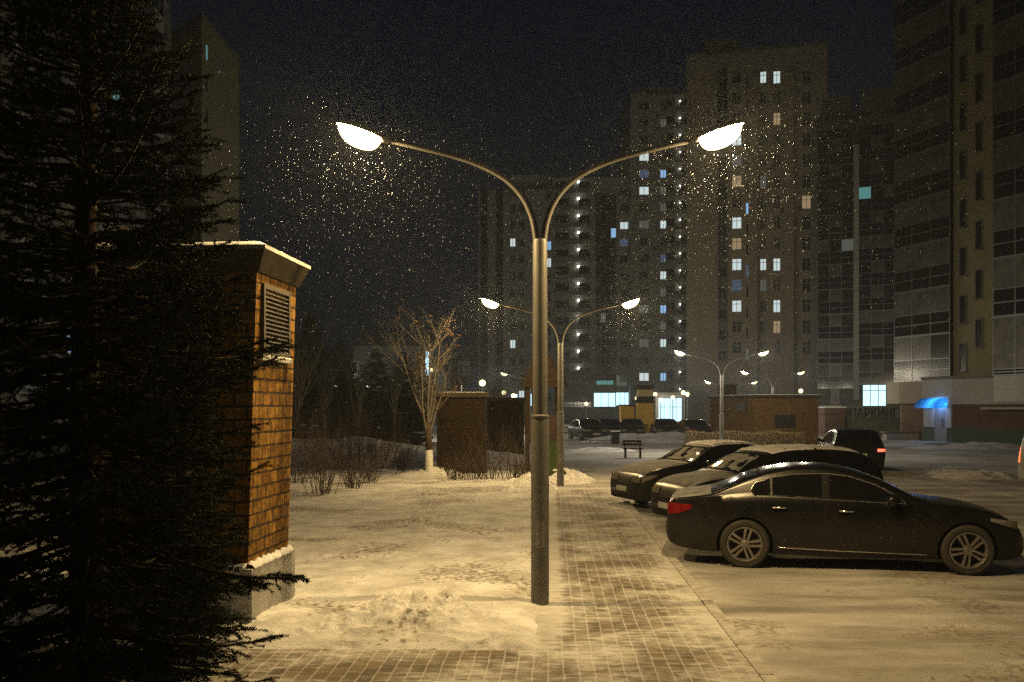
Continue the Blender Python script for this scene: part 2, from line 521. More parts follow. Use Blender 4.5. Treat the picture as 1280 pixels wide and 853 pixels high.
RUTS = [(6.6, 1.0, .3), (8.6, .8, 1.9), (10.8, 1.4, 4.0)]
SLOTS = [(7.4, .035), (9.6, -.03), (11.2, .05), (16.0, .02)]
def lot_z(U, V):
    near = np.clip((45 - V) / 30, 0, 1)
    z = GZ + 0.035 * (fbm(U * 0.9, V * 0.9, 3, 5) - 0.45) * near
    # soft ruts and ridges between parked cars
    z += 0.02 * (fbm(U * 0.35 + 3, V * 3.0, 3, 9) - 0.45) * near
    z = np.minimum(z, GZ + 0.02)
    for c0, amp, ph in RUTS:
        path = c0 + amp * np.sin(V * .16 + ph)
        for off in (-.74, .74):
            d_ = (U - path - off)
            z = z - .022 * np.exp(-(d_ / .11) ** 4) + .014 * np.exp(-((np.abs(d_) - .19) / .06) ** 2)
    for v0, cv in SLOTS:
        for off in (-.72, .72):
            d_ = V - v0 - off + cv * (U - 3) ** 2
            k_ = np.clip((U - 2.4) / .5, 0, 1)
            z = z - .02 * k_ * np.exp(-(d_ / .11) ** 4) + .012 * k_ * np.exp(-((np.abs(d_) - .19) / .06) ** 2)
    hug = np.exp(-np.abs(U - 1.95) / (0.18 + .25 * fbm(U * .2, V * 1.3, 3, 77))) * (V < 26) * np.clip(fbm(U * .5 + 4, V * .9, 3, 78) * 2 - .55, 0, 1)
    return z + 0.075 * hug * np.clip((U - 1.76) / .08, 0, 1)
us = np.concatenate([np.linspace(-500, -40, 12), np.linspace(-36, -2, 18), np.linspace(-1.8, 15, 300), np.linspace(17, 60, 24), np.linspace(90, 500, 10)])
vs_ = np.concatenate([np.linspace(-60, 1, 6), np.linspace(2, 34, 460), np.linspace(35, 90, 60), np.linspace(100, 900, 16)])
grid_sheet("ground", us, vs_, lot_z, M_lot, rz=-YAW)

def pave_z(U, V):
    return 0.006 * (fbm(U * 1.3, V * 1.3, 2, 2) - 0.4)
grid_sheet("pavement", np.linspace(-7, KERB_IN, 60), np.linspace(3.0, 8.75, 40), pave_z, M_pave, rz=-YAW)
grid_sheet("footpath", np.linspace(-0.35, KERB_IN, 24), np.linspace(8.754, 25.8, 90), pave_z, M_pave, rz=-YAW)
k = MB()
for v0 in np.arange(3.0, 25.8, 1.0):
    k.prism([(KERB_IN + 0.002, v0 + .006), (KERB_OUT, v0 + .006), (KERB_OUT, v0 + .994), (KERB_IN + 0.002, v0 + .994)], -0.2, 0.012,
            poly_top=[(KERB_IN + 0.004, v0 + .01), (KERB_OUT - 0.02, v0 + .01), (KERB_OUT - 0.02, v0 + .99), (KERB_IN + 0.004, v0 + .99)])
ko = k.build("kerb", M_kerb); ko.rotation_euler = (0, 0, -YAW); ko["kind"] = "structure"

def heap(U, V, cu, cv, ru, rv, hgt, seed, clump=6.0):
    d = ((U - cu) / ru) ** 2 + ((V - cv) / rv) ** 2
    e = np.exp(-d * 1.2)
    n = 1 - np.abs(2 * fbm(U * clump, V * clump, 2, seed) / .75 - 1)
    n2 = 1 - np.abs(2 * vnoise(U * clump * 2.7, V * clump * 2.7, seed + 5) - 1)
    return e * hgt * (0.15 + 0.95 * n ** 2 + 0.45 * n2 * n)

_rd = random.Random(99)
DENTS = [(_rd.uniform(-3.4, .2), 8.8 + 15 * _rd.random() ** 1.6, _rd.uniform(-.6, .6) + (1.2 if _rd.random() < .4 else 0), _rd.uniform(.045, .075), _rd.uniform(.012, .034)) for _i in range(240)]
def field_z(U, V):
    z = 0.02 + 0.07 * (fbm(U * 0.7, V * 0.7, 4, 21) - 0.42) + 0.035 * (fbm(U * 3.5, V * 3.5, 3, 31) - 0.45) + 0.02 * (fbm(U * 9, V * 9, 2, 33) - .4) * np.clip(fbm(U * .8, V * .5, 2, 35) * 3 - 1, 0, 1)
    z += 0.03 * np.clip((U + 2.6) / 1.0, -1, 1)
    # broken snow lumps thrown beside the lamp post
    z += heap(U, V, -1.45, 10.05, 0.48, 0.55, 0.15, 41, 5.5)
    z += heap(U, V, -1.75, 9.55, 0.60, 0.40, 0.09, 43, 6.5)
    z += heap(U, V, -1.05, 10.05, 0.28, 0.25, 0.12, 44, 6.5)
    z += heap(U, V, -1.15, 9.45, 0.25, 0.2, 0.09, 45, 7.0)
    # drift against the plinth of the brick kiosk, drift round the second post and under the bare tree
    z += 0.06 * np.exp(-(((U + 2.70) / 0.35) ** 2 + ((V - 9.7) / 1.1) ** 2)) * (0.6 + 0.8 * fbm(U * 5, V * 5, 3, 51))
    z += heap(U, V, -0.15, 26.2, 0.9, 2.0, 0.35, 61, 3)
    z += heap(U, V, -3.6, 30.4, 1.0, 0.5, 0.30, 62, 3)
    z += 0.22 * np.exp(-((V - 24.5 + 0.25 * U) / 1.6) ** 2) * (fbm(U * 1.2, V * 1.2, 3, 66) - 0.2) * (U < -1.0)
    for du, dv, a_, r_, dep in DENTS:
        c_, s_ = math.cos(a_), math.sin(a_)
        p_, q_ = (U - du) * c_ + (V - dv) * s_, -(U - du) * s_ + (V - dv) * c_
        e_ = (p_ / r_) ** 2 + (q_ / (r_ * 2.1)) ** 2
        z = z - dep * np.exp(-e_ ** 2) + dep * .35 * np.exp(-((np.sqrt(e_) - 1.45) / .3) ** 2)
    # falls away at the ragged margins
    em = 0.03 + 0.25 * (fbm(U * 1.5 + 9, V * 1.5, 3, 71) - 0.45)
    eu = np.clip((0.30 + em - U) / 0.70, 0, 1)
    ev = np.clip((V - 8.45 - 0.03 * U - em * 1.2) / 0.6, 0, 1)
    k_ = np.minimum(eu, ev)
    k_ = k_ * k_ * (3 - 2 * k_)
    return z * k_ - 0.09 * (1 - k_)
us = np.concatenate([np.linspace(-18, -3.4, 70), np.linspace(-3.36, 0.5, 150)])
vs_ = np.concatenate([np.linspace(8.2, 12.5, 170), 12.5 + np.cumsum(np.linspace(0.03, 0.30, 135))])
grid_sheet("snow_field", us, vs_, field_z, M_snow, rz=-YAW)

def bank(name, cx, cy, rx, ry, h_, seed, n=60):
    g = np.linspace(-1, 1, n)
    def z(U, V):
        e = np.clip(1 - U ** 2 - V ** 2, 0, 1)
        return GZ - 0.04 + e ** 0.8 * h_ * (0.35 + 1.3 * fbm(U * 4 + seed, V * 3, 4, seed))
    o = grid_sheet(name, g, g, z, M_heap)
    o.location = (cx, cy, 0); o.scale = (rx, ry, 1)
    return o
for i, (px, py, rx, ry, hh) in enumerate([(1228, 594, 1.6, 1.2, 0.26), (1195, 590, 1.1, 0.8, 0.16), (1230, 559, 4.5, 1.6, 0.30), (1140, 556, 3.0, 1.2, 0.16),
                                          (830, 551, 5.5, 2.0, 0.55), (440, 575, 8.0, 5.0, 0.9), (300, 572, 8.0, 5.0, 1.0), (750, 562, 2.0, 1.6, 0.2), (705, 598, 1.0, 1.6, 0.35)]):
    d = D_of(py)
    bank("snow_bank", X_of(px, d), d, rx, ry, hh, 3 + i * 7)

# ------------------------------------------------------------------ street lamps
def lamp_meshes():
    s = MB(); s.lathe([(0.098, -0.25), (0.098, 2.02), (0.094, 2.035), (0.079, 2.04)], 28)
    p = MB(); p.lathe([(0.078, 2.0), (0.078, 3.93), (0.07, 3.96), (0.0005, 3.965)], 24)
    c = MB(); c.lathe([(0.079, 2.022), (0.103, 2.022), (0.104, 2.045), (0.079, 2.06)], 28)
    a = MB()
    pts = [(.035, 0, 3.85), (.045, 0, 4.0), (.085, 0, 4.20), (.175, 0, 4.40), (.33, 0, 4.58), (.55, 0, 4.72), (.85, 0, 4.84), (1.25, 0, 4.945), (1.72, 0, 5.055)]
    # smooth the polyline
    P = [Vector(q) for q in pts]
    sm = []
    for i in range(len(P) - 1):
        p0, p1, p2, p3 = P[max(i - 1, 0)], P[i], P[i + 1], P[min(i + 2, len(P) - 1)]
        for t in np.linspace(0, 1, 6, endpoint=False):
            sm.append(0.5 * ((2 * p1) + (-p0 + p2) * t + (2 * p0 - 5 * p1 + 4 * p2 - p3) * t * t + (-p0 + 3 * p1 - 3 * p2 + p3) * t ** 3))
    sm.append(P[-1])
    a.tube(sm, list(np.linspace(0.036, 0.026, len(sm))), 12)
    hd = MB()                              # hood: shallow shell over the bowl, socket neck at the arm end
    n1, n2 = 20, 8
    vs2, fs2 = [], []
    for j in range(n2 + 1):
        ph = j / n2 * math.pi / 2
        for i in range(n1):
            th = 2 * math.pi * i / n1
            vs2.append((0.29 + 0.285 * math.cos(th) * math.cos(ph), 0.145 * math.sin(th) * math.cos(ph), 0.012 + 0.085 * math.sin(ph)))
    for j in range(n2):
        for i in range(n1):
            i2 = (i + 1) % n1
            fs2.append((j * n1 + i, j * n1 + i2, (j + 1) * n1 + i2, (j + 1) * n1 + i))
    hd.add(vs2, fs2)
    hd.tube([(-0.06, 0, 0.0), (0.02, 0, 0.012), (0.14, 0, 0.035)], [0.034, 0.045, 0.05], 12)
    hd.tube([(0.02 + 0.27 + 0.285 * math.cos(t), 0.145 * math.sin(t), 0.008) for t in np.linspace(0, 2 * math.pi, 24)], 0.01, 6)
    bw = MB()
    vs2, fs2 = [], []
    for j in range(9):
        ph = j / 8 * math.pi / 2
        for i in range(20):
            th = 2 * math.pi * i / 20
            sh = -0.05 * math.sin(ph)
            vs2.append((0.29 + sh + 0.262 * math.cos(th) * math.cos(ph) ** 0.8, 0.13 * math.sin(th) * math.cos(ph) ** 0.8, 0.004 - 0.205 * math.sin(ph)))
    for j in range(8):
        for i in range(20):
            i2 = (i + 1) % 20
            fs2.append((j * 20 + i, (j + 1) * 20 + i, (j + 1) * 20 + i2, j * 20 + i2))
    bw.add(vs2, fs2)
    return s, p, c, a, hd, bw
_s, _p, _c, _a, _h, _b = lamp_meshes()
ME_SLEEVE = _s.mesh("sleeve", M_pole, True); ME_POLE = _p.mesh("pole", M_pole, True); ME_COLLAR = _c.mesh("collar", M_pole, True)
_hm = MB()
for _i in range(6):
    _t0, _t1 = -.5 + _i / 6, -.5 + (_i + 1) / 6
    _p = [(.1015 * math.sin(_t), -.1015 * math.cos(_t)) for _t in (_t0, _t1)]
    _hm.quad((*_p[0], .62), (*_p[1], .62), (*_p[1], .92), (*_p[0], .92))
_hm.box(-.012, .012, -.107, -.1016, .75, .79)
ME_HATCH = _hm.mesh("access_hatch", M_head, True)
ME_ARM = _a.mesh("arm", M_pole, 'all'); ME_HEAD = _h.mesh("lamp_head", M_head, 'all'); ME_BOWL = _b.mesh("bowl", M_bowl, 'all')
ME_BOWL_F = _b.mesh("bowl", M_bowl_far, 'all'); ME_BOWL_W = _b.mesh("bowl", M_bowl_white, 'all')
HEAD_TILT = -0.32

def add_light(parent, loc, power, color=SODIUM, radius=0.05):
    ld = bpy.data.lights.new("burner", 'POINT')
    ld.energy = power; ld.color = color; ld.shadow_soft_size = radius
    o = bpy.data.objects.new("burner", ld)
    put(o, parent); o.location = loc
    return o

def street_lamp(px, d, label, rz=0.0, sc_z=1.0, power=None, arms=(0, math.pi), color=None, white=False, z0=0.0, scale=1.0, name="street_lamp"):
    t = thing(name, label, "street lamp", (X_of(px, d), d, z0), rz, "street lamps along the courtyard")
    if color is None: color = SODIUM if d < 35 else FAR_SODIUM
    t.scale = (scale, scale, scale * sc_z)
    if power is None: power = LAMP_W if d < 35 else 1400
    bowl = ME_BOWL if d < 35 else ME_BOWL_F
    for nm, me in (("sleeve", ME_SLEEVE), ("pole", ME_POLE), ("collar", ME_COLLAR), ("access_hatch", ME_HATCH)):
        put(bpy.data.objects.new(nm, me), t)
    for a in arms:
        ar = put(bpy.data.objects.new("arm", ME_ARM), t); ar.rotation_euler = (0, 0, a)
        hd = put(bpy.data.objects.new("lamp_head", ME_HEAD), t)
        hd.location = (1.70 * math.cos(a), 1.70 * math.sin(a), 5.05)
        hd.rotation_euler = (0, HEAD_TILT, a); hd.scale = (.95, .95, .88)
        put(bpy.data.objects.new("bowl", ME_BOWL_W if white else bowl), hd)
        if power > 0:
            add_light(hd, (0.27, 0, -0.09), power, color)
    return t

street_lamp(675, D_of(755), "tall double-armed grey lamp post standing at the edge of the paved walk", rz=-0.0)
street_lamp(700.5, D_of(605), "double-armed lamp post next to the wooden play tower, half hidden by the taller post", z0=-0.05)
street_lamp(902, 46.5, "double-armed lamp post rising behind the clipped hedge by the tan brick building", sc_z=0.93, z0=GZ)
street_lamp(966, 69, "double-armed lamp post behind the tan brick building with heads above its roof", power=900, sc_z=0.90, z0=GZ)
street_lamp(914, 84, "double-armed distant lamp post with heads just above the tan roof corner", sc_z=0.84, z0=GZ)
street_lamp(662, 76, "lamp post with its lit head beside the white facade, seen past the main pole", sc_z=0.93, z0=GZ, arms=(math.pi,))
street_lamp(578, 62, "lamp post whose lit head shines through the bare tree's twigs", sc_z=0.90, z0=GZ, arms=(math.pi,))
street_lamp(446, 118, "upper of two small warm lamps among the dark park trees", sc_z=1.0, z0=GZ, arms=(math.pi,), power=700)
street_lamp(440, 126, "lower of two small warm lamps among the dark park trees", sc_z=0.95, z0=GZ, arms=(math.pi,), power=500)
street_lamp(482, 112, "cold white lamp between the dark park trees", sc_z=0.9, z0=GZ, arms=(math.pi,), power=600, color=(0.7, 0.85, 1.0), white=True)

# ball lantern posts, far side of the yard
def ball_lamp(px, d, py, label, power=350, white=False):
    z = Z_of(py, d)
    t = thing("ball_lamp", label, "lantern", (X_of(px, d), d, GZ), 0, "ball lanterns in the far yard")
    p = MB(); p.lathe([(0.09, 0), (0.06, 0.4), (0.045, z - GZ - 0.28), (0.09, z - GZ - 0.25), (0.09, z - GZ - 0.2), (0.0005, z - GZ - 0.19)], 10)
    p.build("pole", M_pole, t, True)
    g = MB()
    n1, n2 = 14, 8
    g.lathe([(0.22 * math.sin(math.pi * (0.02 + 0.96 * j / n2)), -0.22 * math.cos(math.pi * (0.02 + 0.96 * j / n2))) for j in range(n2 + 1)], n1)
    o = g.build("globe", M_bowl_white if white else M_bowl_far, t, 'all'); o.location = (0, 0, z - GZ)
    add_light(t, (0, 0, z - GZ), power * 2.2, (0.75, 0.9, 1.0) if white else FAR_SODIUM, 0.05)
    return t
ball_lamp(603, 68, 479, "ball lantern on a short post above the dark kiosk roof")
ball_lamp(630, 105, 491, "smaller ball lantern beside the play tower's roof", 250)
ball_lamp(642, 95, 495, "ball lantern low beside the blue lit window behind the play tower", 250)
ball_lamp(733, 120, 505, "ball lantern in front of the lattice balcony base", 250)
ball_lamp(796, 118, 498, "ball lantern touching the taller yellow hut's wall", 250)
ball_lamp(819, 112, 493, "ball lantern between the taller yellow hut and the blue lit shop", 300)
ball_lamp(826, 125, 500, "lowest ball lantern in front of the blue lit shop", 200)
ball_lamp(841, 118, 497, "ball lantern standing over the middle of the blue lit shop", 250)
ball_lamp(854, 100, 491, "brighter of the paired ball lanterns beyond the blue lit shop's end", 300)
ball_lamp(859, 104, 493, "dimmer of the paired ball lanterns beyond the blue lit shop's end", 200)
ball_lamp(1001, 100, 489, "faint ball lantern over the tan brick building's roof", 120)

# ------------------------------------------------------------------ apartment blocks
M_stucco_a = mat("pale_stucco", (0.42, 0.41, 0.36), 0.9, var=0.12, vscale=0.4)
M_stucco_b = mat("beige_stucco", (0.36, 0.30, 0.21), 0.9, var=0.12, vscale=0.4)
M_stucco_w = mat("white_stucco", (0.34, 0.33, 0.30), 0.9, var=0.10, vscale=0.4)
M_stucco_g = mat("olive_stucco", (0.20, 0.18, 0.09), 0.9, var=0.15, vscale=0.6)
M_stucco_d = mat("dark_stucco", (0.14, 0.135, 0.12), 0.9, var=0.15, vscale=0.5)
M_brickred = mat("maroon_brickwork", (0.10, 0.055, 0.035), 0.9, var=0.2, vscale=1.5)
M_frame = mat("window_frame_white", (0.42, 0.42, 0.40), 0.6)
M_alu = mat("aluminium_mullion", (0.20, 0.21, 0.22), 0.45, metal=0.5)
M_pane = mat("dark_pane", (0.012, 0.013, 0.015), 0.25, spec=0.3)
M_curtain = mat("curtained_pane", (0.10, 0.095, 0.085), 0.35, var=0.5, vscale=1.3)
M_panel = mat("tinted_panel", (0.010, 0.011, 0.013), 0.12, spec=0.5)
M_slab = mat("balcony_slab", (0.34, 0.33, 0.30), 0.9, var=0.1)
M_lit = {
    'white': emitter("lit_cool_white", (0.80, 0.95, 0.95), 0.75),
    'blue': emitter("lit_blue_white", (0.35, 0.62, 1.0), 0.75),
    'bluedim': emitter("lit_dim_blue", (0.30, 0.45, 0.75), 0.16),
    'dim': emitter("lit_dim_warm", (0.75, 0.78, 0.70), 0.10),
    'warm': emitter("lit_warm", (1.0, 0.72, 0.38), 0.30),
    'teal': emitter("lit_teal", (0.25, 0.75, 0.72), 0.30),
    'bright': emitter("lit_shop_white", (0.55, 0.88, 1.0), 1.6),
    'cyan': emitter("lit_cyan", (0.15, 0.55, 0.85), 0.9),
}
M_bulb = emitter("balcony_bulb", (0.95, 0.97, 0.88), 8.0)

_wm = {}
def window_mesh(w, h, cols=2, state='dark', transom=0.0, frame=M_frame, fw=0.07):
    """one window: sill, frame, mullions, panes; local x along the facade, y out of the wall (towards -y), origin at its middle"""
    key = (round(w, 2), round(h, 2), cols, state, transom, frame.name)
    if key in _wm: return _wm[key]
    b = MB()
    x0, x1, z0, z1 = -w / 2, w / 2, -h / 2, h / 2
    b.box(x0, x1, -0.05, 0.02, z0, z0 + fw); b.box(x0, x1, -0.05, 0.02, z1 - fw, z1)
    b.box(x0, x0 + fw, -0.05, 0.02, z0 + fw, z1 - fw); b.box(x1 - fw, x1, -0.05, 0.02, z0 + fw, z1 - fw)
    for c in range(1, cols):
        xc = x0 + w * c / cols
        b.box(xc - fw / 2, xc + fw / 2, -0.048, 0.018, z0 + fw, z1 - fw)
    if transom:
        zt = z0 + h * transom
        b.box(x0 + fw, x1 - fw, -0.046, 0.016, zt - fw / 2, zt + fw / 2)
    b.box(x0 - 0.06, x1 + 0.06, -0.14, 0.02, z0 - 0.05, z0 - 0.002)
    rr = random.Random(sum(ord(ch_) * (i_ + 7) for i_, ch_ in enumerate(str(key))) & 0xFFFF)
    for c in range(cols):
        xa, xb = x0 + w * c / cols, x0 + w * (c + 1) / cols
        mi = 1 if (state != 'dark' or rr.random() < 0.7) else 2
        b.quad((xa, -0.015, z0 + fw / 2), (xb, -0.015, z0 + fw / 2), (xb, -0.015, z1 - fw / 2), (xa, -0.015, z1 - fw / 2), mi)
    pane = M_pane if state == 'dark' else (M_curtain if state == 'curtain' else M_lit[state])
    me = b.mesh("window", [frame, pane, M_curtain])
    _wm[key] = me
    return me

def loggia_mesh(w, h, bays, state='dark', split=0.45, depth=0.12, rows=2, lowmat=M_panel, frame=M_alu, fw=0.06, upmat=None):
    key = ('log', round(w, 2), round(h, 2), bays, state, split, lowmat.name, rows)
    if key in _wm: return _wm[key]
    b = MB()
    x0, x1, z0, z1 = -w / 2, w / 2, -h / 2, h / 2
    zs = z0 + h * split
    rr = random.Random(sum(ord(ch_) * (i_ + 7) for i_, ch_ in enumerate(str(key))) & 0xFFFF); pick = rr.randrange(bays)
    for z in [z0, zs, z1 - fw] + ([z0 + h * split / 2] if rows == 2 else []):
        b.box(x0, x1, -depth - 0.02, 0.01, z, z + fw)
    for c in range(bays + 1):
        xc = x0 + (w - fw) * c / bays
        b.box(xc, xc + fw, -depth - 0.018, 0.008, z0 + fw, z1 - fw)
    for c in range(bays):
        xa, xb = x0 + w * c / bays, x0 + w * (c + 1) / bays
        b.quad((xa, -depth, z0), (xb, -depth, z0), (xb, -depth, zs), (xa, -depth, zs), 1)
        lit = state not in ('dark', 'curtain') and (bays < 3 or c == pick)
        mi = 2 if lit else (3 if rr.random() < 0.45 or state == 'curtain' else 4)
        b.quad((xa, -depth, zs), (xb, -depth, zs), (xb, -depth, z1), (xa, -depth, z1), mi)
    # returns to the wall
    b.quad((x0, 0.0, z0), (x0, -depth, z0), (x0, -depth, z1), (x0, 0.0, z1), 1)
    b.quad((x1, -depth, z0), (x1, 0.0, z0), (x1, 0.0, z1), (x1, -depth, z1), 1)
    me = b.mesh("loggia", [frame, lowmat, M_lit.get(state, M_pane), M_curtain, M_pane])
    _wm[key] = me
    return me

class Facade:
    """vertical wall plane between two ground points given as (photo column, distance)"""
    def __init__(self, p0, p1):
        self.a = Vector((X_of(p0[0], p0[1]), p0[1])); self.b = Vector((X_of(p1[0], p1[1]), p1[1]))
        self.dir = (self.b - self.a).normalized()
        self.len = (self.b - self.a).length
        self.nrm = Vector((self.dir.y, -self.dir.x))          # towards the viewer side
        self.rz = math.atan2(self.dir.y, self.dir.x)
    def hit(self, px):
        k_ = (px - CX) / F
        # a + dir*t : x = k*y
        t = (k_ * self.a.y - self.a.x) / (self.dir.x - k_ * self.dir.y)
        p = self.a + self.dir * t
        return t, p
    def at(self, px, py):
        t, p = self.hit(px)
        return p, Z_of(py, p.y)
    def place(self, o, px, z):
        t, p = self.hit(px)
        o.location = (p.x, p.y, z)
        o.rotation_euler = (0, 0, self.rz)

def block(label, pts, ztop, m, name="apartment_building", group="apartment blocks around the courtyard", cap=True, roof_m=M_stucco_d):
    """pts: footprint, anticlockwise seen from above; returns the Empty, its wall at world coordinates"""
    t = thing(name, label, "building", (0, 0, 0), 0, group)
    b = MB(); b.prism(pts, GZ - 0.3, ztop); b.build("wall", m, t)
    if cap:
        cx = sum(p[0] for p in pts) / len(pts); cy = sum(p[1] for p in pts) / len(pts)
        big = [(cx + (p[0] - cx) * 1.02, cy + (p[1] - cy) * 1.02) for p in pts]
        r = MB(); r.prism(big, ztop + 0.003, ztop + 0.45); r.build("roof", roof_m, t)
    return t

def back(f, depth, p0=None, p1=None):
    a, b = (p0 or f.a), (p1 or f.b)
    n = f.nrm
    return [(a.x, a.y), (b.x, b.y), (b.x - n.x * depth, b.y - n.y * depth), (a.x - n.x * depth, a.y - n.y * depth)]

def add_window(t, f, px, py, me, off=0.0, name="window"):
    p, z = f.at(px, py)
    o = put(bpy.data.objects.new(name, me), t)
    o.location = (p.x + f.nrm.x * off, p.y + f.nrm.y * off, z)
    o.rotation_euler = (0, 0, f.rz)
    return o

# ---- far middle block: wing with two loggia columns, balcony column with a bulb on every storey, glazed stair column
DM = 171.0
MPX = DM / F
f_mid = Facade((598, DM + 2), (690, DM))
f_mid2 = Facade((690, DM), (788, DM))
tm = block("pale apartment block with a bulb burning on every balcony of its middle column", back(f_mid, 16) , Z_of(236, DM), M_stucco_a)
b = MB(); b.prism(back(f_mid2, 17), GZ - 0.3, Z_of(222, DM)); b.build("wall", M_stucco_a, tm)
b = MB(); b.prism([(X_of(640, DM) , DM + 3), (X_of(742, DM), DM + 3), (X_of(742, DM), DM + 12), (X_of(640, DM), DM + 12)], Z_of(236, DM) - 1, Z_of(214, DM)); b.build("roof_house", M_stucco_a, tm)
st = 21.15
rows = [240 + st * i for i in range(13)]
me_lg = loggia_mesh(8 * MPX, st * MPX, 2, 'dark', 0.45, 0.5)
for y in rows[:12]:
    add_window(tm, f_mid, 606, y + 6, me_lg, name="glazed_loggia")
    add_window(tm, f_mid, 625, y + 6, me_lg, name="glazed_loggia")
lit_mid = {(686, 298): 'blue', (686, 318): 'white', (641, 426): 'white'}
def state_for(lit, px, py, tol=8):
    for (a, c), s in lit.items():
        if abs(a - px) < 6 and abs(c - py) < tol: return s
    return None
for y in rows:
    for px in (641, 652):
        s = state_for(lit_mid, px, y)
        add_window(tm, f_mid, px, y, window_mesh(1.0, 1.5, 2, s or random.choice(['dark'] * 11 + ['dim', 'white', 'white'])))
    s = state_for({(686, 298): 'blue', (686, 318): 'white'}, 686, y)
    add_window(tm, f_mid, 686, y + 4, window_mesh(0.9, 1.6, 2, s or 'dark'))
me_par = MB()
me_par.box(-3.2, 3.2, -1.3, 0.01, -0.15, 0.0); me_par.box(-3.2, 3.2, -1.3, -1.22, 0.0, 0.55, 0); me_par.box(-3.2, -3.1, -1.215, 0.0, 0.004, 0.54, 0); me_par.box(3.1, 3.2, -1.215, 0, 0.004, 0.54, 0)
me_par.box(-3.0, -0.7, -0.06, 0.02, 0.1, 2.0, 1); me_par.box(1.0, 2.9, -0.06, 0.02, 0.1, 2.0, 1)
me_par = me_par.mesh("balcony", [M_slab, M_pane])
bl = MB(); bl.lathe([(0.17 * math.sin(math.pi * (0.03 + 0.94 * j / 6)), -0.17 * math.cos(math.pi * (0.03 + 0.94 * j / 6))) for j in range(7)], 10)
me_bulb = bl.mesh("balcony_lamp", M_bulb, 'all')
for i, y in enumerate([233 + st * j for j in range(12)]):
    o = add_window(tm, f_mid2, 716, y + 9, me_par, name="balcony")
    o2 = put(bpy.data.objects.new("balcony_lamp", me_bulb), o); o2.location = (7 * MPX, -0.25, 2.15 - 0.2)
me_st = loggia_mesh(26 * MPX, st * MPX, 4, 'dark', 0.42, 0.35)
for i, y in enumerate([250 + st * j for j in range(11)]):
    s = 'blue' if abs(y - 300) < 11 else ('dim' if abs(y - 406) < 11 else 'dark')
    add_window(tm, f_mid2, 757, y + 4, loggia_mesh(26 * MPX, st * MPX, 4, s, 0.42, 0.35), name="glazed_loggia")
for y in [241 + st * j for j in range(12)]:
    s = state_for({(779, 281): 'white', (779, 301): 'bluedim'}, 779, y, 11)
    add_window(tm, f_mid2, 780, y - 1, window_mesh(10.5 * MPX, 9.5 * MPX, 2, s or random.choice(['dark'] * 6 + ['curtain', 'dim'])))
# glazed lower balconies with lattice, shop windows at the foot
for y, h_ in ((471, 15), (503, 13)):
    add_window(tm, f_mid2, 719, y, loggia_mesh(40 * MPX, h_ * MPX, 7, 'dark', 0.5, 0.9, frame=M_frame), name="glazed_loggia")
add_window(tm, f_mid2, 756, 473, window_mesh(22 * MPX, 17 * MPX, 3, 'teal'), name="shop_window")
add_window(tm, f_mid2, 777, 476, window_mesh(14 * MPX, 14 * MPX, 2, 'dim'), name="shop_window")
add_window(tm, f_mid2, 756, 500, window_mesh(28 * MPX, 18 * MPX, 3, 'bright'), name="shop_window")
add_window(tm, f_mid2, 778, 499, window_mesh(18 * MPX, 17 * MPX, 3, 'bright'), name="shop_window")
add_window(tm, f_mid, 643, 500, window_mesh(9 * MPX, 15 * MPX, 2, 'bright'), name="shop_window")
add_window(tm, f_mid, 661, 500, window_mesh(8 * MPX, 16 * MPX, 2, 'bright'), name="shop_window")

# ---- taller section beside it
DC = 168.0
f_c = Facade((788, DC), (870, DC))
tcn = block("tall pale apartment block with a column of lit balcony bulbs along its edge", back(f_c, 16), Z_of(118, DC), M_stucco_a)
b = MB(); b.prism([(X_of(800, DC), DC + 2), (X_of(850, DC), DC + 2), (X_of(850, DC), DC + 12), (X_of(800, DC), DC + 12)], Z_of(118, DC), Z_of(104, DC)); b.build("roof_house", M_stucco_a, tcn)
litc = {(805, 217): 'bluedim', (829, 217): 'blue', (805, 238): 'white', (829, 238): 'dim', (829, 323): 'bluedim', (829, 343): 'white', (829, 365): 'dim', (829, 386): 'blue',
        (805, 428): 'dim', (829, 428): 'white', (829, 462): 'blue'}
m2 = DC / F
for i in range(18):
    y = 132 + st * i
    for px, w in ((805, 12.5), (829, 8)):
        s = state_for(litc, px, y, 10.6)
        add_window(tcn, f_c, px, y + 1, window_mesh(w * m2, 10.5 * m2, 2, s or random.choice(['dark'] * 8 + ['curtain', 'dim', 'white'])))
    o = add_window(tcn, f_c, 846, y + 8, me_par, name="balcony"); o.scale = (0.6, 1, 1)
    o2 = put(bpy.data.objects.new("balcony_lamp", me_bulb), o); o2.location = (4 * m2 / 0.6, -0.25, 2.15 - 0.4); o2.scale = (1.0, 0.6, 0.6)
add_window(tcn, f_c, 838, 512, window_mesh(8 * m2, 1.2, 2, 'dark'))

# ---- brownish tower behind the right lamp head
DT = 139.0
f_t = Facade((858, DT + 3), (1034, DT - 2))
tt = block("brownish tall apartment tower with a stepped flat roof, behind the lamp head", back(f_t, 18), Z_of(62, DT), M_stucco_b)
b = MB(); b.prism([(X_of(888, DT), DT + 4), (X_of(934, DT), DT + 4), (X_of(934, DT), DT + 13), (X_of(888, DT), DT + 13)], Z_of(62, DT), Z_of(36, DT)); b.build("roof_house", M_stucco_b, tt)
b = MB(); b.prism([(X_of(958, DT), DT + 4), (X_of(972, DT), DT + 4), (X_of(972, DT), DT + 9), (X_of(958, DT), DT + 9)], Z_of(62, DT), Z_of(40, DT)); b.build("roof_vent", M_stucco_d, tt)
m3 = DT / F
b = MB(); b.box(-6 * m3, 6 * m3, -0.9, 0.02, 0, Z_of(95, DT) - Z_of(500, DT)); o = b.build("pilaster", M_stucco_b, tt); f_t.place(o, 986, Z_of(500, DT))
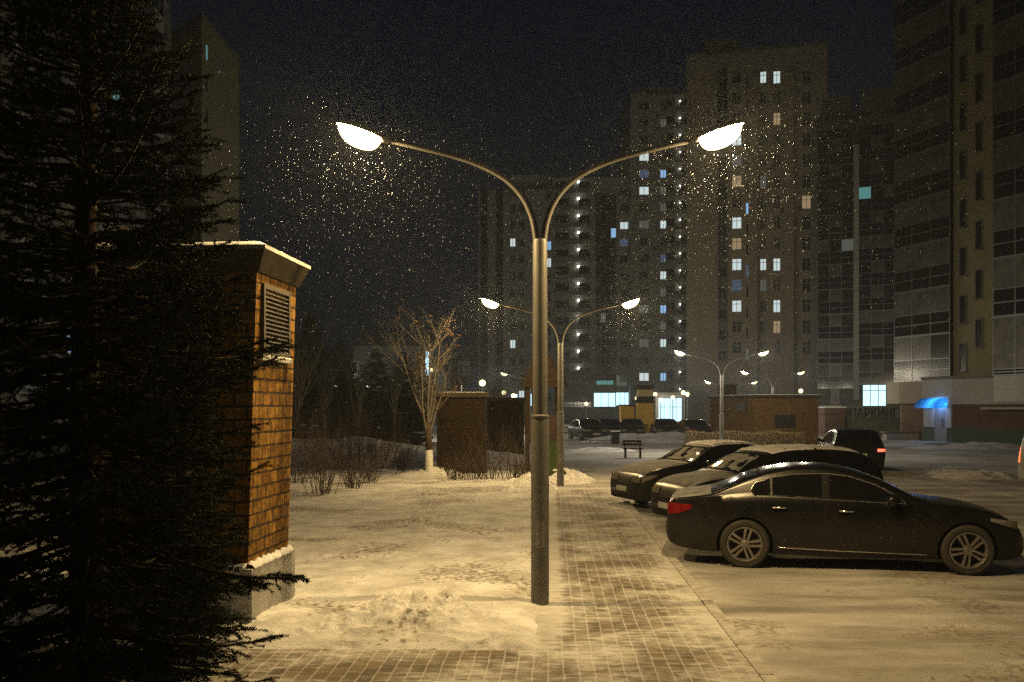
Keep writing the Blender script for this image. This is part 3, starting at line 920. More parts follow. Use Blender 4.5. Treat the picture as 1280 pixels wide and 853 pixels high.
b = MB(); b.box(-4 * m3, 4 * m3, -0.9, 0.02, 0, Z_of(95, DT) - Z_of(500, DT)); o = b.build("pilaster", M_stucco_b, tt); f_t.place(o, 943, Z_of(500, DT))
litt = {(921, 331): 'white', (921, 383): 'white', (921, 357): 'bluedim', (954, 331): 'white', (954, 357): 'dim', (934, 264): 'blue', (934, 346): 'bluedim', (934, 433): 'dim'}
for i in range(14):
    y = 97 + 26 * i
    for px, w, h_, c in ((921, 12, 15, 2), (954, 8, 15, 2), (971, 9, 16, 2), (1008, 11, 17, 2)):
        s = state_for(litt, px, y, 13)
        add_window(tt, f_t, px, y, window_mesh(w * m3, h_ * m3, c, s or random.choice(['dark'] * 12 + ['curtain', 'dim', 'white', 'warm']), 0.68))
    s = state_for(litt, 934, y + 8, 13)
    add_window(tt, f_t, 934, y + 8, window_mesh(4 * m3, 15 * m3, 1, s or 'dark'))
    if y < 480:
        add_window(tt, f_t, 903, y + 4, loggia_mesh(11 * m3, 26 * m3, 2, 'dark', 0.5, 0.4), name="glazed_loggia")

_ac = MB(); _ac.box(-.42, .42, -.42, -.06, -.3, .3, 0); _ac.lathe([(.0005, 0), (.2, 0)], 12, 1, 'y'); _ac.box(-.36, -.3, -.06, .02, -.32, -.28); _ac.box(.3, .36, -.06, .02, -.32, -.28)
for _i, _v in enumerate(_ac.v):
    if _i >= 8 and _i < 32: _ac.v[_i] = (_v[0], -.425, _v[2])
me_ac = _ac.mesh("air_conditioner", [M_stucco_w, M_panel])
for i in range(16):
    add_window(tt, f_t, random.choice((912, 945, 963, 980, 1000)), 108 + 26 * random.randrange(13), me_ac, name="air_conditioner")
    if i < 10: add_window(tcn, f_c, random.choice((796, 817, 822)), 142 + st * random.randrange(16), me_ac, name="air_conditioner")

# ---- glazed tower
DG = 116.0
f_g = Facade((1014, DG + 2), (1124, DG - 2))
tg = block("dark apartment tower with two full-height glazed loggia columns and one bright ground window", back(f_g, 16), Z_of(150, DG), M_stucco_d)
m4 = DG / F
for px, w, top in ((1045, 46, 118), (1097, 48, 112)):
    b = MB()
    b.prism([(-w / 2 * m4, -0.8), (w / 2 * m4, -0.8), (w / 2 * m4, 4), (-w / 2 * m4, 4)], 0, Z_of(top, DG) - Z_of(160, DG),
            poly_top=[(-w / 2.6 * m4, 0.4), (w / 2.6 * m4, 0.4), (w / 2.6 * m4, 3), (-w / 2.6 * m4, 3)])
    o = b.build("roof", M_stucco_d, tg); f_g.place(o, px, Z_of(160, DG))
for i in range(11):
    y = 146 + 31 * i
    s = 'dim' if abs(y - 288) < 15 else ('curtain' if i in (5, 9) else 'dark')
    add_window(tg, f_g, 1045, y + 15, loggia_mesh(44 * m4, 31 * m4, 3, s, 0.5, 0.5), name="glazed_loggia")
    s = 'teal' if abs(y + 5 - 245) < 15 else ('curtain' if i in (3, 5, 8) else 'dark')
    add_window(tg, f_g, 1097, y + 10, loggia_mesh(44 * m4, 31 * m4, 3, s, 0.5, 0.5), name="glazed_loggia")
add_window(tg, f_g, 1093, 489, window_mesh(28 * m4, 38 * m4, 3, 'bright', 0.52), name="shop_window")
add_window(tg, f_g, 1044, 492, window_mesh(10 * m4, 26 * m4, 1, 'dark', 0.5), name="window")
b = MB(); b.box(-3 * m4, 3 * m4, -0.55, 0.01, 0, Z_of(150, DG) - 6); o = b.build("pilaster", M_stucco_a, tg); f_g.place(o, 1071, 3.0)

# ---- the near tower at the edge of the frame
f_r = Facade((1127, 64.5), (1243, 57))
tr = block("near apartment tower of glazed loggias and olive plaster above the blue lit porch", back(f_r, 16), 44, M_stucco_g)
A_ = f_r.hit(1127)[1]; B_ = f_r.hit(1191)[1]; C_ = f_r.hit(1243)[1]
f_ra = Facade((1121, A_.y + .4), (1191, B_.y))
f_rb = Facade((1191, B_.y), (1243, C_.y))
wA = f_ra.len
hs = 2.87
zbase = Z_of(478, 65)
b = MB(); b.prism([(A_.x + 0.02, A_.y - 0.02), (B_.x, B_.y), (B_.x - f_ra.nrm.x * 2, B_.y - f_ra.nrm.y * 2), (A_.x, A_.y + 2)], zbase - 1.4, zbase); 
o = b.build("base_band", mat("band_plaster", (0.24, 0.21, 0.17), 0.9, var=.15), tr); o.location = (f_ra.nrm.x * 0.25, f_ra.nrm.y * 0.25, 0)
for i in range(13):
    zc = zbase + hs * (i + 0.5)
    st_ = 'curtain'
    me = loggia_mesh(wA, hs, 3, st_ if i else 'dark', 0.46, 0.25, rows=2, lowmat=M_panel if i else M_pane)
    o = put(bpy.data.objects.new("glazed_loggia", me), tr)
    f_ra.place(o, 1155.5, zc)
b = MB(); n_r = f_r.nrm * 0.04; b.prism([(A_.x + n_r.x, A_.y + n_r.y), (C_.x + n_r.x, C_.y + n_r.y), (C_.x, C_.y), (A_.x, A_.y)], GZ - .1, zbase - 1.42); b.build('ground_storey', M_brickred, tr)
me_n = window_mesh(0.62, 1.75, 1, 'dark', 0, frame=M_stucco_d)
for i in range(11):
    o = put(bpy.data.objects.new("window", me_n), tr); f_rb.place(o, 1204, Z_of(450, 62) + i * 2.87)
    o = put(bpy.data.objects.new("window", me_n), tr); f_rb.place(o, 1224, Z_of(420, 60) + i * 2.87)
# projecting glazed bay nearest the frame's edge
f_rc = Facade((1242, 49), (1330, 45.5))
bp_ = back(f_rc, 7.0)
b = MB(); b.prism(bp_, Z_of(502, 49), 44); b.build("bay_wall", M_stucco_w, tr)
for i in range(14):
    zc = Z_of(470, 49) + 2.87 * (i + 0.5)
    st_ = 'curtain'
    me = loggia_mesh(f_rc.len, 2.87, 3, st_, 0.46 if i else 0.1, 0.06, lowmat=M_panel)
    o = put(bpy.data.objects.new("glazed_loggia", me), tr)
    o.rotation_euler = (0, 0, f_rc.rz); mid = (f_rc.a + f_rc.b) / 2; o.location = (mid.x, mid.y, zc)

# ---- entrance porch with blue lit awning
def gp(px, py):
    d = D_of(py, GZ); return Vector((X_of(px, d), d))
pc = gp(1190, 554)
pc = Vector((X_of(1190, 57.0), 57.0))
f_pl = Facade((1153, 59.6), (1190, pc.y))
f_pr = Facade((1190, pc.y), (1300, pc.y - 4.5))
tp = thing("entrance_porch", "flat-roofed entrance porch with white band, dark brick wall and blue lit awning", "porch", (0, 0, 0))
zt = Z_of(474, pc.y)
poly = [(f_pl.a.x, f_pl.a.y), (pc.x, pc.y), (f_pr.b.x, f_pr.b.y), (f_pr.b.x + 3, f_pr.b.y + 6), (f_pl.a.x + 2.5, f_pl.a.y + 2)]
b = MB(); b.prism(poly, GZ - 0.2, zt - 1.45); b.build("wall", M_brickred, tp)
cx = sum(p[0] for p in poly) / 5; cy = sum(p[1] for p in poly) / 5
g2 = [(cx + (p[0] - cx) * 1.012, cy + (p[1] - cy) * 1.012) for p in poly]
b = MB(); b.prism(g2, zt - 1.447, zt); b.build("upper_band", M_stucco_w, tp)
g2 = [(cx + (p[0] - cx) * 1.03, cy + (p[1] - cy) * 1.03) for p in poly]
b = MB(); b.prism(g2, zt + 0.003, zt + 0.18); b.build("roof", M_stucco_d, tp)
g2 = [(cx + (p[0] - cx) * 1.01, cy + (p[1] - cy) * 1.01) for p in poly]
b = MB(); b.prism(g2, GZ - 0.1, 0.95); b.build("plinth", mat("green_plinth", (0.05, 0.075, 0.055), 0.85), tp)
for px in (1159, 1166, 1187):
    b = MB(); b.box(-0.24, 0.24, -0.09, 0.02, 0.95, zt - 1.45); o = b.build("pilaster", M_stucco_w, tp); f_pl.place(o, px, 0)
b = MB(); b.box(-0.55, 0.55, -0.06, 0.02, GZ, 2.25); b.box(0.1, 0.16, -0.11, -0.061, 1.0, 1.5)
o = b.build("door", mat("blue_grey_door", (0.14, 0.15, 0.17), 0.5), tp); f_pl.place(o, 1177, 0)
# awning: curved blue translucent canopy sheet over the door
b = MB()
n_ = 10
ring = [( -0.06 - 0.8 * math.sin(t), 0.60 * math.cos(t)) for t in np.linspace(0, math.pi / 2, n_)]
for i in range(n_ - 1):
    (ya, za), (yb, zb) = ring[i], ring[i + 1]
    b.quad((-0.95, ya, za), (1.0, ya, za), (1.0, yb, zb), (-0.95, yb, zb))
for xs in (-0.95, 1.0):
    b.add([(xs, -0.06, 0)] + [(xs, y, z) for y, z in ring], [tuple(range(n_ + 1)) if xs < 0 else tuple(range(n_, -1, -1))])
m_aw = bpy.data.materials.new("blue_awning_sheet"); m_aw.use_nodes = True
_n, _l = m_aw.node_tree.nodes, m_aw.node_tree.links
_tr = _n.new("ShaderNodeBsdfTranslucent"); _tr.inputs[0].default_value = (0.06, 0.36, 0.62, 1)
_n["Principled BSDF"].inputs["Base Color"].default_value = (0.02, 0.12, 0.35, 1)
_mx = _n.new("ShaderNodeMixShader"); _mx.inputs[0].default_value = 0.7
_l.new(_n["Principled BSDF"].outputs[0], _mx.inputs[1]); _l.new(_tr.outputs[0], _mx.inputs[2]); _l.new(_mx.outputs[0], _n["Material Output"].inputs[0])
o = b.build("awning", m_aw, tp, True); f_pl.place(o, 1171.5, 2.08)
b = MB(); b.box(-0.6, 0.6, -0.2, -0.12, 0, 0.09)
o = b.build("strip_light", emitter("strip_tube", (0.45, 0.75, 1.0), 6), tp); f_pl.place(o, 1177, 2.25)
ld = bpy.data.lights.new("awning_light", 'POINT'); ld.energy = 50; ld.color = (0.22, 0.45, 1.0); ld.shadow_soft_size = 0.25
o = put(bpy.data.objects.new("awning_light", ld), tp); q = f_pl.hit(1177)[1] + f_pl.nrm * 0.40; o.location = (q.x, q.y, 2.22)
b = MB(); b.box(-2.6, 1.6, -2.2, 0.0, GZ - 0.1, 0.12); o = b.build("step", M_concrete, tp); f_pl.place(o, 1176, 0)
b = MB(); b.box(-1.6, 1.6, -0.8, 0.02, 0, 0.12); o = b.build("side_canopy", M_concrete, tp); f_pr.place(o, 1271, Z_of(512, 54))

# ---- parking entrance with its sign
DP = 76.0
tk = thing("parking_entrance", "low parking entrance wall with dark lettered sign board", "building", (X_of(1088, DP), DP, GZ))
b = MB(); w2 = 37 * DP / F
b.box(-w2, w2, 0, 5, 0, Z_of(523, DP) - GZ); b.build("wall", mat("parking_plaster", (0.10, 0.105, 0.075), 0.9, var=0.25, vscale=1.2), tk)
b = MB(); b.box(-w2, w2 , -0.12, 5.2, Z_of(523, DP) - GZ + 0.003, Z_of(507.5, DP) - GZ); b.build("sign_board", mat("sign_board_grey", (0.15, 0.15, 0.13), 0.7, var=0.15), tk)
cu = bpy.data.curves.new("lettering", 'FONT')
cu.body = "ПАРКИНГ"; cu.align_x = 'CENTER'; cu.size = 1.02; cu.extrude = 0.03; cu.space_character = 1.06
ot = bpy.data.objects.new("lettering_curve", cu); COL.objects.link(ot)
dg = bpy.context.evaluated_depsgraph_get()
me = bpy.data.meshes.new_from_object(ot.evaluated_get(dg))
me.materials.clear(); me.materials.append(mat("sign_letters", (0.018, 0.016, 0.014), 0.6))
bpy.data.objects.remove(ot); 
o = put(bpy.data.objects.new("lettering", me), tk); o.rotation_euler = (math.pi / 2, 0, 0); o.location = (X_of(1091, DP) - X_of(1088, DP), -0.16, Z_of(521.5, DP) - GZ)
xs = np.array([v.co.x for v in me.vertices]); wd = xs.max() - xs.min()
o.scale = (59 * DP / F / wd, 0.95, 1)
b = MB(); b.box(-0.75, 0.75, -0.5, 2, 0, Z_of(518, DP) - GZ); b.box(-0.85, 0.85, -0.6, 2.1, Z_of(518, DP) - GZ + .003, Z_of(510, DP) - GZ)
o = b.build("gate_pier", M_brickred, tk); o.location = (X_of(1041, DP) - X_of(1088, DP), 0, 0)
b = MB(); b.box(-0.85, 0.85, -0.6, 2.1, 0, 0.06); o = b.build("pier_snow", M_carsnow, tk); o.location = (X_of(1041, DP) - X_of(1088, DP), 0, Z_of(510, DP) - GZ + 0.005)
DW = 63.0
tw = thing("planter_wall", "low concrete planter wall with a ledge in front of the parking sign", "wall", (X_of(1134, DW), DW, GZ))
b = MB(); b.box(-1.35, 1.35, -0.1, 0.6, 0, 0.55); b.build("wall", M_concrete, tw)
b = MB(); b.box(-1.45, 1.45, -0.2, 0.7, 0.56, 0.66); b.build("ledge", M_stucco_d, tw)
DGt = 66.0
tgp = thing("gate_post", "pale gate post with a meter box beside the porch", "post", (X_of(1129, DGt), DGt, GZ))
b = MB(); b.box(-0.12, 0.12, -0.12, 0.12, 0, 2.5); b.box(-0.15, 0.15, -0.15, 0.15, 2.502, 2.58); b.build("post", M_stucco_w, tgp)
b = MB(); b.box(-0.3, 0.3, -0.2, 0.1, 0, 0.9); o = b.build("meter_box", M_stucco_d, tgp); o.location = (0.6, 0, 1.5)
b = MB(); b.box(-0.05, 0.05, -0.05, 0.05, 0, 1.6); o = b.build("box_stand", M_pole, tgp); o.location = (0.6, 0, 0)

# ---- blocks at the other side, behind the spruce
DL = 92.0
f_l1 = Facade((214, DL + 2), (252, DL - 3)); f_l2 = Facade((252, DL - 3), (299, DL + 9))
tl = thing("apartment_building", "plain grey-green apartment slab beyond the brick kiosk with one teal window", "building", (0, 0, 0), 0, "apartment blocks around the courtyard")
zt1 = Z_of(36, DL)
pa, pb, pcx = f_l1.a, f_l1.b, f_l2.b
b = MB(); b.prism([(pa.x, pa.y), (pb.x, pb.y), (pcx.x, pcx.y), (pcx.x - 8, pcx.y + 14), (pa.x - 6, pa.y + 12)], GZ - 0.3, zt1); b.build("wall", M_stucco_g, tl)
b = MB(); b.prism([(pa.x, pa.y), (pb.x, pb.y - .1), (pcx.x + .1, pcx.y), (pcx.x - 8, pcx.y + 14), (pa.x - 6, pa.y + 12)], zt1 + 0.003, zt1 + 0.4); b.build("roof", M_stucco_d, tl)
for px, py, s in ((258, 66, 'teal'), (271, 80, 'curtain'), (279, 82, 'curtain')):
    add_window(tl, f_l2, px, py, window_mesh(0.65, 1.5, 1, s))
for i in range(8):
    add_window(tl, f_l2, 258, 105 + 42 * i, window_mesh(0.65, 1.5, 1, 'dark', frame=M_stucco_d))
DL2 = 52.0
f_l3 = Facade((-60, 46), (214, 84))
tl2 = block("apartment block with pale framed windows seen through the spruce branches", back(f_l3, 14), 48, M_stucco_d)
for i in range(12):
    for j, u in enumerate(np.linspace(0.06, 0.95, 9)):
        p = f_l3.a + f_l3.dir * (f_l3.len * u)
        z = 3.2 + 3.0 * i
        s = 'dark'
        if j in (1, 4, 7):
            o = put(bpy.data.objects.new("glazed_loggia", loggia_mesh(2.6, 2.9, 2, 'curtain' if (i + j) % 3 == 0 else 'dark', 0.38, 0.7, frame=M_frame, lowmat=M_stucco_w, rows=1)), tl2)
        else:
            s = {(3, 1): 'blue', (5, 9): 'dim', (5, 7): 'teal', (3, 10): 'dim', (8, 6): 'dim'}.get((j, i), 'dark')
            o = put(bpy.data.objects.new("window", window_mesh(1.5, 1.6, 2, s)), tl2)
        o.location = (p.x, p.y, z); o.rotation_euler = (0, 0, f_l3.rz)
add_window(tl2, f_l3, 22, 383, window_mesh(2.2, 1.5, 4, 'bluedim'))

# ---- low dim building behind the bare tree with a lit stair window
DB = 122.0
tb = thing("low_building", "low dark pitched-roof building behind the bare tree with one tall lit strip", "building", (X_of(500, DB), DB, GZ))
wB = 58 * DB / F
b = MB(); b.box(-wB, wB, 0, 10, 0, Z_of(432, DB)); b.build("wall", M_stucco_d, tb)
b = MB(); b.add([(-wB, -.5, 0), (wB, -.5, 0), (wB, 10.5, 0), (-wB, 10.5, 0), (-wB + 2, 5, 1.9), (wB - 2, 5, 1.9)], [(0, 1, 5, 4), (2, 3, 4, 5), (1, 2, 5), (3, 0, 4), (3, 2, 1, 0)])
o = b.build("roof", M_stucco_d, tb); o.location = (0, 0, Z_of(432, DB) + 0.004)
o = put(bpy.data.objects.new("lit_strip", window_mesh(0.75, 3.1, 1, 'bright', 0.5, frame=M_stucco_d)), tb); o.location = (X_of(535, DB) - X_of(500, DB), -0.08, Z_of(455, DB) - GZ)
for px in (420, 440, 470, 555, 580):
    o = put(bpy.data.objects.new("window", window_mesh(1.4, 1.6, 2, 'dark')), tb); o.location = (X_of(px, DB) - X_of(500, DB), -0.02, 7.0)
# pink garland on a kiosk
DK = 100.0
tg_ = thing("market_kiosk", "small dark kiosk with pink string lights among the park trees", "kiosk", (X_of(418, DK), DK, GZ))
b = MB(); b.box(-1.6, 1.6, 0, 2.5, 0, 3.0); b.build("wall", M_wood, tg_)
b = MB(); b.box(-1.8, 1.8, -.4, 2.7, 3.003, 3.2); b.build("roof", M_stucco_d, tg_)
b = MB()
for i in range(26):
    x, z = random.uniform(-0.9, 0.6), 4.1 + random.uniform(-0.55, 0.45)
    b.box(x - .04, x + .04, -.55, -.47, z - .04, z + .04)
    b.box(x - .008, x + .008, -.52, -.5, 3.2, z - .041, 1)
b.build("string_lights", [emitter("pink_led", (1.0, 0.12, 0.55), 1.6), M_black], tg_)

# ---- blue lit glass shop
DS = 128.0
tsh = thing("glass_shop", "glass-fronted shop glowing blue white behind the parked cars", "shop", (X_of(838, DS), DS, GZ))
b = MB(); b.box(-1.9, 1.9, 0.3, 4, 0, Z_of(494, DS) - GZ); b.build("wall", M_stucco_w, tsh)
b = MB(); b.box(-2.1, 2.1, -0.5, 4.2, Z_of(494, DS) - GZ + .003, Z_of(491, DS) - GZ); b.build("roof", M_stucco_d, tsh)
o = put(bpy.data.objects.new("shop_front", window_mesh(3.1, 3.1, 4, 'bright', 0.62, frame=M_alu)), tsh); o.location = (0, 0.28, 1.85)

# ------------------------------------------------------------------ brick ventilation kiosk beside the spruce
AF = math.radians(5.0)
KX, KD = -2.60, 9.80
tkb = thing("brick_kiosk", "ochre brick ventilation kiosk with louvres, grey plinth and flared snowy roof", "kiosk", (KX, KD, 0), -AF)
WK, LK = 1.75, 1.27                       # wall runs to -x and to +y from the near corner
zr = 3.47
lean = 0.09
def ring_(g, s=0.0):
    return [(-WK - g + s, -g), (g + s, -g), (g + s, LK + g), (-WK - g + s, LK + g)]
b = MB(); b.prism(ring_(0), 0.55, zr, poly_top=ring_(0, lean)); b.build("wall", M_brick, tkb)
b = MB(); b.prism(ring_(0.06), -0.15, 0.548, poly_top=ring_(0.06)); b.build("plinth", M_concrete, tkb)
# snow lying on the plinth ledge: lumpy strips
b = MB()
def ledge(p0, p1, w, n=26):
    p0, p1 = Vector(p0), Vector(p1); d = (p1 - p0); nn = Vector((d.y, -d.x)).normalized()
    vs2, fs2 = [], []
    for i in range(n + 1):
        p = p0 + d * i / n
        h_ = 0.03 + 0.03 * random.random()
        ov = w * (0.85 + 0.3 * random.random())
        for off, z in ((-0.01, 0.549), (-0.01, 0.549 + h_ * 1.3), (ov * 0.6, 0.549 + h_), (ov, 0.549 + h_ * 0.25), (ov, 0.549)):
            vs2.append((p.x + nn.x * off, p.y + nn.y * off, z))
    for i in range(n):
        for j in range(4):
            fs2.append((i * 5 + j, i * 5 + j + 1, (i + 1) * 5 + j + 1, (i + 1) * 5 + j))
    b.add(vs2, fs2)
ledge((0.005, 0, ), (0.005, LK), 0.065); ledge((-WK, 0.0), (0.0, 0.0), 0.065)
b.build("plinth_snow", M_carsnow, tkb, 'all')
b = MB(); b.prism(ring_(0.03, lean), zr + 0.002, zr + 0.21, poly_top=ring_(0.12, lean)); b.build("fascia", M_fascia, tkb)
b = MB(); b.prism(ring_(0.13, lean), zr + 0.212, zr + 0.25); b.build("roof", M_concrete, tkb)
def lumpy_slab(x0, x1, y0, y1, z, th, m, name, parent, n=26, seed=3):
    g = MB()
    xs_, ys_ = np.linspace(x0, x1, n), np.linspace(y0, y1, n)
    vs2 = []
    for j, y in enumerate(ys_):
        for i, x in enumerate(xs_):
            e = min(i, j, n - 1 - i, n - 1 - j)
            k_ = 0 if e == 0 else min(1, 0.6 + 0.2 * e)
            vs2.append((x, y, z + th * k_ * (0.6 + 0.8 * float(fbm(np.array(x * 4.0), np.array(y * 4.0), 3, seed)))))
    fs2 = [(j * n + i, j * n + i + 1, (j + 1) * n + i + 1, (j + 1) * n + i) for j in range(n - 1) for i in range(n - 1)]
    g.add(vs2, fs2)
    return g.build(name, m, parent, 'all')
lumpy_slab(-WK - .125 + lean, .125 + lean, -.125, LK + .125, zr + 0.251, 0.05, M_carsnow, "roof_snow", tkb)
def louver(w, h_, name="louver"):
    g = MB(); fw = 0.05
    g.box(0, w, -.035, .03, 0, fw, 1); g.box(0, w, -.035, .03, h_ - fw, h_, 1); g.box(0, fw, -.034, .028, fw, h_ - fw, 1); g.box(w - fw, w, -.034, .028, fw, h_ - fw, 1)
    nsl = int(h_ / 0.05)
    for i in range(nsl):
        z = fw + (h_ - 2 * fw) * i / nsl
        g.add([(fw, -.03, z), (w - fw, -.03, z), (w - fw, .02, z + .04), (fw, .02, z + .04), (fw, -.03, z + .006), (w - fw, -.03, z + .006), (w - fw, .02, z + .046), (fw, .02, z + .046)],
              [(0, 3, 2, 1), (4, 5, 6, 7), (0, 1, 5, 4), (2, 3, 7, 6)])
    g.quad((fw, .025, fw), (w - fw, .025, fw), (w - fw, .025, h_ - fw), (fw, .025, h_ - fw), 2)
    return g.build(name, [M_louver, mat("louver_frame", (0.05, 0.04, 0.022), 0.7), M_black], tkb)
o = louver(0.85, 0.72); o.rotation_euler = (0, -0.0, math.pi / 2); o.location = (0.008 + lean * 0.84, 0.14, 2.66)
o = louver(1.05, 0.62); o.location = (-1.3, -0.01, 2.70)
b = MB(); b.box(0, .95, -.055, .02, 0, .04); o = b.build("louver_sill", M_concrete, tkb); o.rotation_euler = (0, 0, math.pi / 2); o.location = (lean * .74, 0.09, 2.61)
lumpy = lumpy_slab(lean * .8 - .02, lean * .8 + .05, 0.09, 1.03, 2.652, .03, M_carsnow, "sill_snow", tkb, n=12)

# second dark kiosk by the bare tree and a shed beyond it
def brick_box(label, px0, px1, d, ytop, depth, m, name="brick_shed", flare=0.08, group=None):
    x0, x1 = X_of(px0, d), X_of(px1, d)
    t = thing(name, label, "shed", ((x0 + x1) / 2, d, GZ), 0, group)
    w = (x1 - x0) / 2; h_ = Z_of(ytop, d) - GZ
    g = MB(); g.box(-w, w, 0, depth, 0, h_ - 0.15); g.build("wall", m, t)
    g = MB(); g.box(-w - flare, w + flare, -flare, depth + flare, h_ - 0.147, h_); g.build("roof", M_fascia, t)
    return t, w, h_
t2, w_, h_ = brick_box("dark brown brick shed standing right behind the whitewashed tree", 546, 607, 31.6, 491, 1.8, M_brick_dark)
lumpy_slab(-w_ - .06, w_ + .06, -.06, 1.86, h_ + .002, .03, M_carsnow, "roof_snow", t2, n=14)
t3, w_, h_ = brick_box("lower plain brown shed between the brick shed and the play tower", 604, 655, 43, 497, 2.6, M_brick_dark)

# tan brick utility building right of the middle
DU = 55.0
fu1 = Facade((900, DU + 5), (944, DU)); fu2 = Facade((944, DU), (1023, DU + 0.5))
tu = thing("utility_building", "tan brick utility building with flat roof and dark louvred openings behind the hedge", "building", (0, 0, 0))
pp = [fu1.a, fu1.b, fu2.b]
poly = [(pp[0].x, pp[0].y), (pp[1].x, pp[1].y), (pp[2].x, pp[2].y), (pp[2].x - .5, pp[2].y + 6), (pp[0].x, pp[0].y + 3)]
zu = Z_of(497, DU)
b = MB(); b.prism(poly, GZ - .1, zu); b.build("wall", M_brick_tan, tu)
cx = sum(p[0] for p in poly) / 5; cy = sum(p[1] for p in poly) / 5
b = MB(); b.prism([(cx + (p[0] - cx) * 1.05, cy + (p[1] - cy) * 1.05) for p in poly], zu + .003, zu + .14); b.build("roof", M_fascia, tu)
b = MB(); b.prism([(cx + (p[0] - cx) * 1.045, cy + (p[1] - cy) * 1.045) for p in poly], zu + .142, zu + .17); b.build("roof_snow", M_carsnow, tu)
def opening(w, h_):
    g = MB(); g.box(-w / 2, w / 2, -.05, .02, 0, h_, 1)
    for i in range(int(h_ / .1)):
        g.box(-w / 2 + .05, w / 2 - .05, -.075, -.052, .03 + i * .1, .08 + i * .1, 0)
    return g.build("louver", [M_louver, M_black], tu)
o = opening(1.15, .72); fu2.place(o, 981, Z_of(535, DU))
o = opening(1.2, .5); fu1.place(o, 928, Z_of(514, DU))
b = MB(); b.box(-.5, .5, 0, .5, 0, .55); b.box(-.55, .55, -.05, .55, .552, .6); o = b.build("roof_vent", M_fascia, tu); o.location = (X_of(915, 58), 59, zu + .2)

# yellow play huts
def hut(label, px, w, ybot, ytop, d, extra=False):
    t = thing("play_hut", label, "hut", (X_of(px, d), d, GZ), 0, "yellow huts behind the parked cars")
    h_ = Z_of(ytop, d) - GZ
    m_y = mat("yellow_panel", (0.50, 0.30, 0.03), 0.6, var=0.15, vscale=2)
    g = MB(); g.box(-w / 2, w / 2, 0, 1.1, 0.0, h_ - .1); g.build("wall", m_y, t)
    g = MB(); g.box(-w / 2 - .06, w / 2 + .06, -.06, 1.16, h_ - .098, h_); g.build("roof", M_wood, t)
    if extra:
        g = MB(); g.box(-w / 2, w / 2, .02, 1.0, h_ + .003, h_ + .35); g.build("upper_band", M_wood, t)
        g = MB(); g.box(-w / 2 + .05, w / 2 - .02, .02, 1.0, h_ + .353, h_ + .85); g.build("upper_panel", mat("beige_panel", (0.40, 0.30, 0.16), 0.7), t)
        g = MB(); g.box(-w / 2 - .05, w / 2 + .05, -.05, 1.05, h_ + .853, h_ + 1.15); g.build("upper_roof", M_wood, t)
    return t
hut("smaller plain yellow hut behind the parked cars", 784.5, 0.95, 527, 506, 71)
hut("taller yellow hut with dark and beige upper storey behind the parked cars", 807, 1.1, 527, 502, 70, True)

# wooden play tower
DPT = 32.0
tpt = thing("play_tower", "dark wooden play tower with gabled roof, platform walls and a green slide", "play tower", (X_of(679, DPT), DPT, GZ))
for sx in (-.5, .5):
    for sy in (0, 1.0):
        b = MB(); b.box(sx - .07, sx + .07, sy - .07, sy + .07, 0, 3.1); b.build("post", M_wood, tpt)
b = MB()
zr0, zr1 = 2.85, 4.15
for sgn in (-1, 1):
    e, t_ = (sgn * .80, zr0), (0, zr1)
    q = [(e[0], -.25, e[1]), (t_[0], -.25, t_[1]), (t_[0], 1.25, t_[1]), (e[0], 1.25, e[1])]
    q2 = [(x, y, z + .07) for x, y, z in q]
    b.add(q + q2, [(0, 1, 2, 3), (7, 6, 5, 4), (0, 4, 5, 1), (1, 5, 6, 2), (2, 6, 7, 3), (3, 7, 4, 0)])
b.add([(-.72, -.2, zr0), (.72, -.2, zr0), (0, -.2, zr1), (-.72, -.16, zr0), (.72, -.16, zr0), (0, -.16, zr1)], [(0, 1, 2), (5, 4, 3), (0, 3, 4, 1), (1, 4, 5, 2), (2, 5, 3, 0)])
b.build("roof", M_wood, tpt)
b = MB(); b.box(-.55, .55, -.05, 1.05, 1.05, 1.13); b.build("platform", M_wood, tpt)
b = MB(); b.box(-.42, .42, -.06, -.02, 1.15, 1.95); b.box(.5 - .02, .5 + .02, .08, .92, 1.15, 2.05); b.build("side_panel", mat("maroon_panel", (0.03, 0.010, 0.008), 0.7), tpt)
b = MB()
b.add([(.45, -.06, 1.12), (.45, -.52, 1.12), (.62, -2.3, .12), (.62, -2.3, .12)], [(0, 1, 2)])
b.add([(.1, -.08, 1.1), (.6, -.08, 1.1), (.6, -2.0, .25), (.1, -2.0, .25), (.1, -.08, 1.15), (.6, -.08, 1.15), (.6, -2.0, .3), (.1, -2.0, .3)],
      [(0, 1, 2, 3), (7, 6, 5, 4), (0, 4, 5, 1), (1, 5, 6, 2), (2, 6, 7, 3), (3, 7, 4, 0)])
b.box(.1, .6, -2.5, -2.0, 0.0, .3)
b.f = b.f[1:]; b.m = b.m[1:]
b.build("slide", mat("green_slide", (0.035, 0.055, 0.018), 0.6, spec=0.2), tpt)

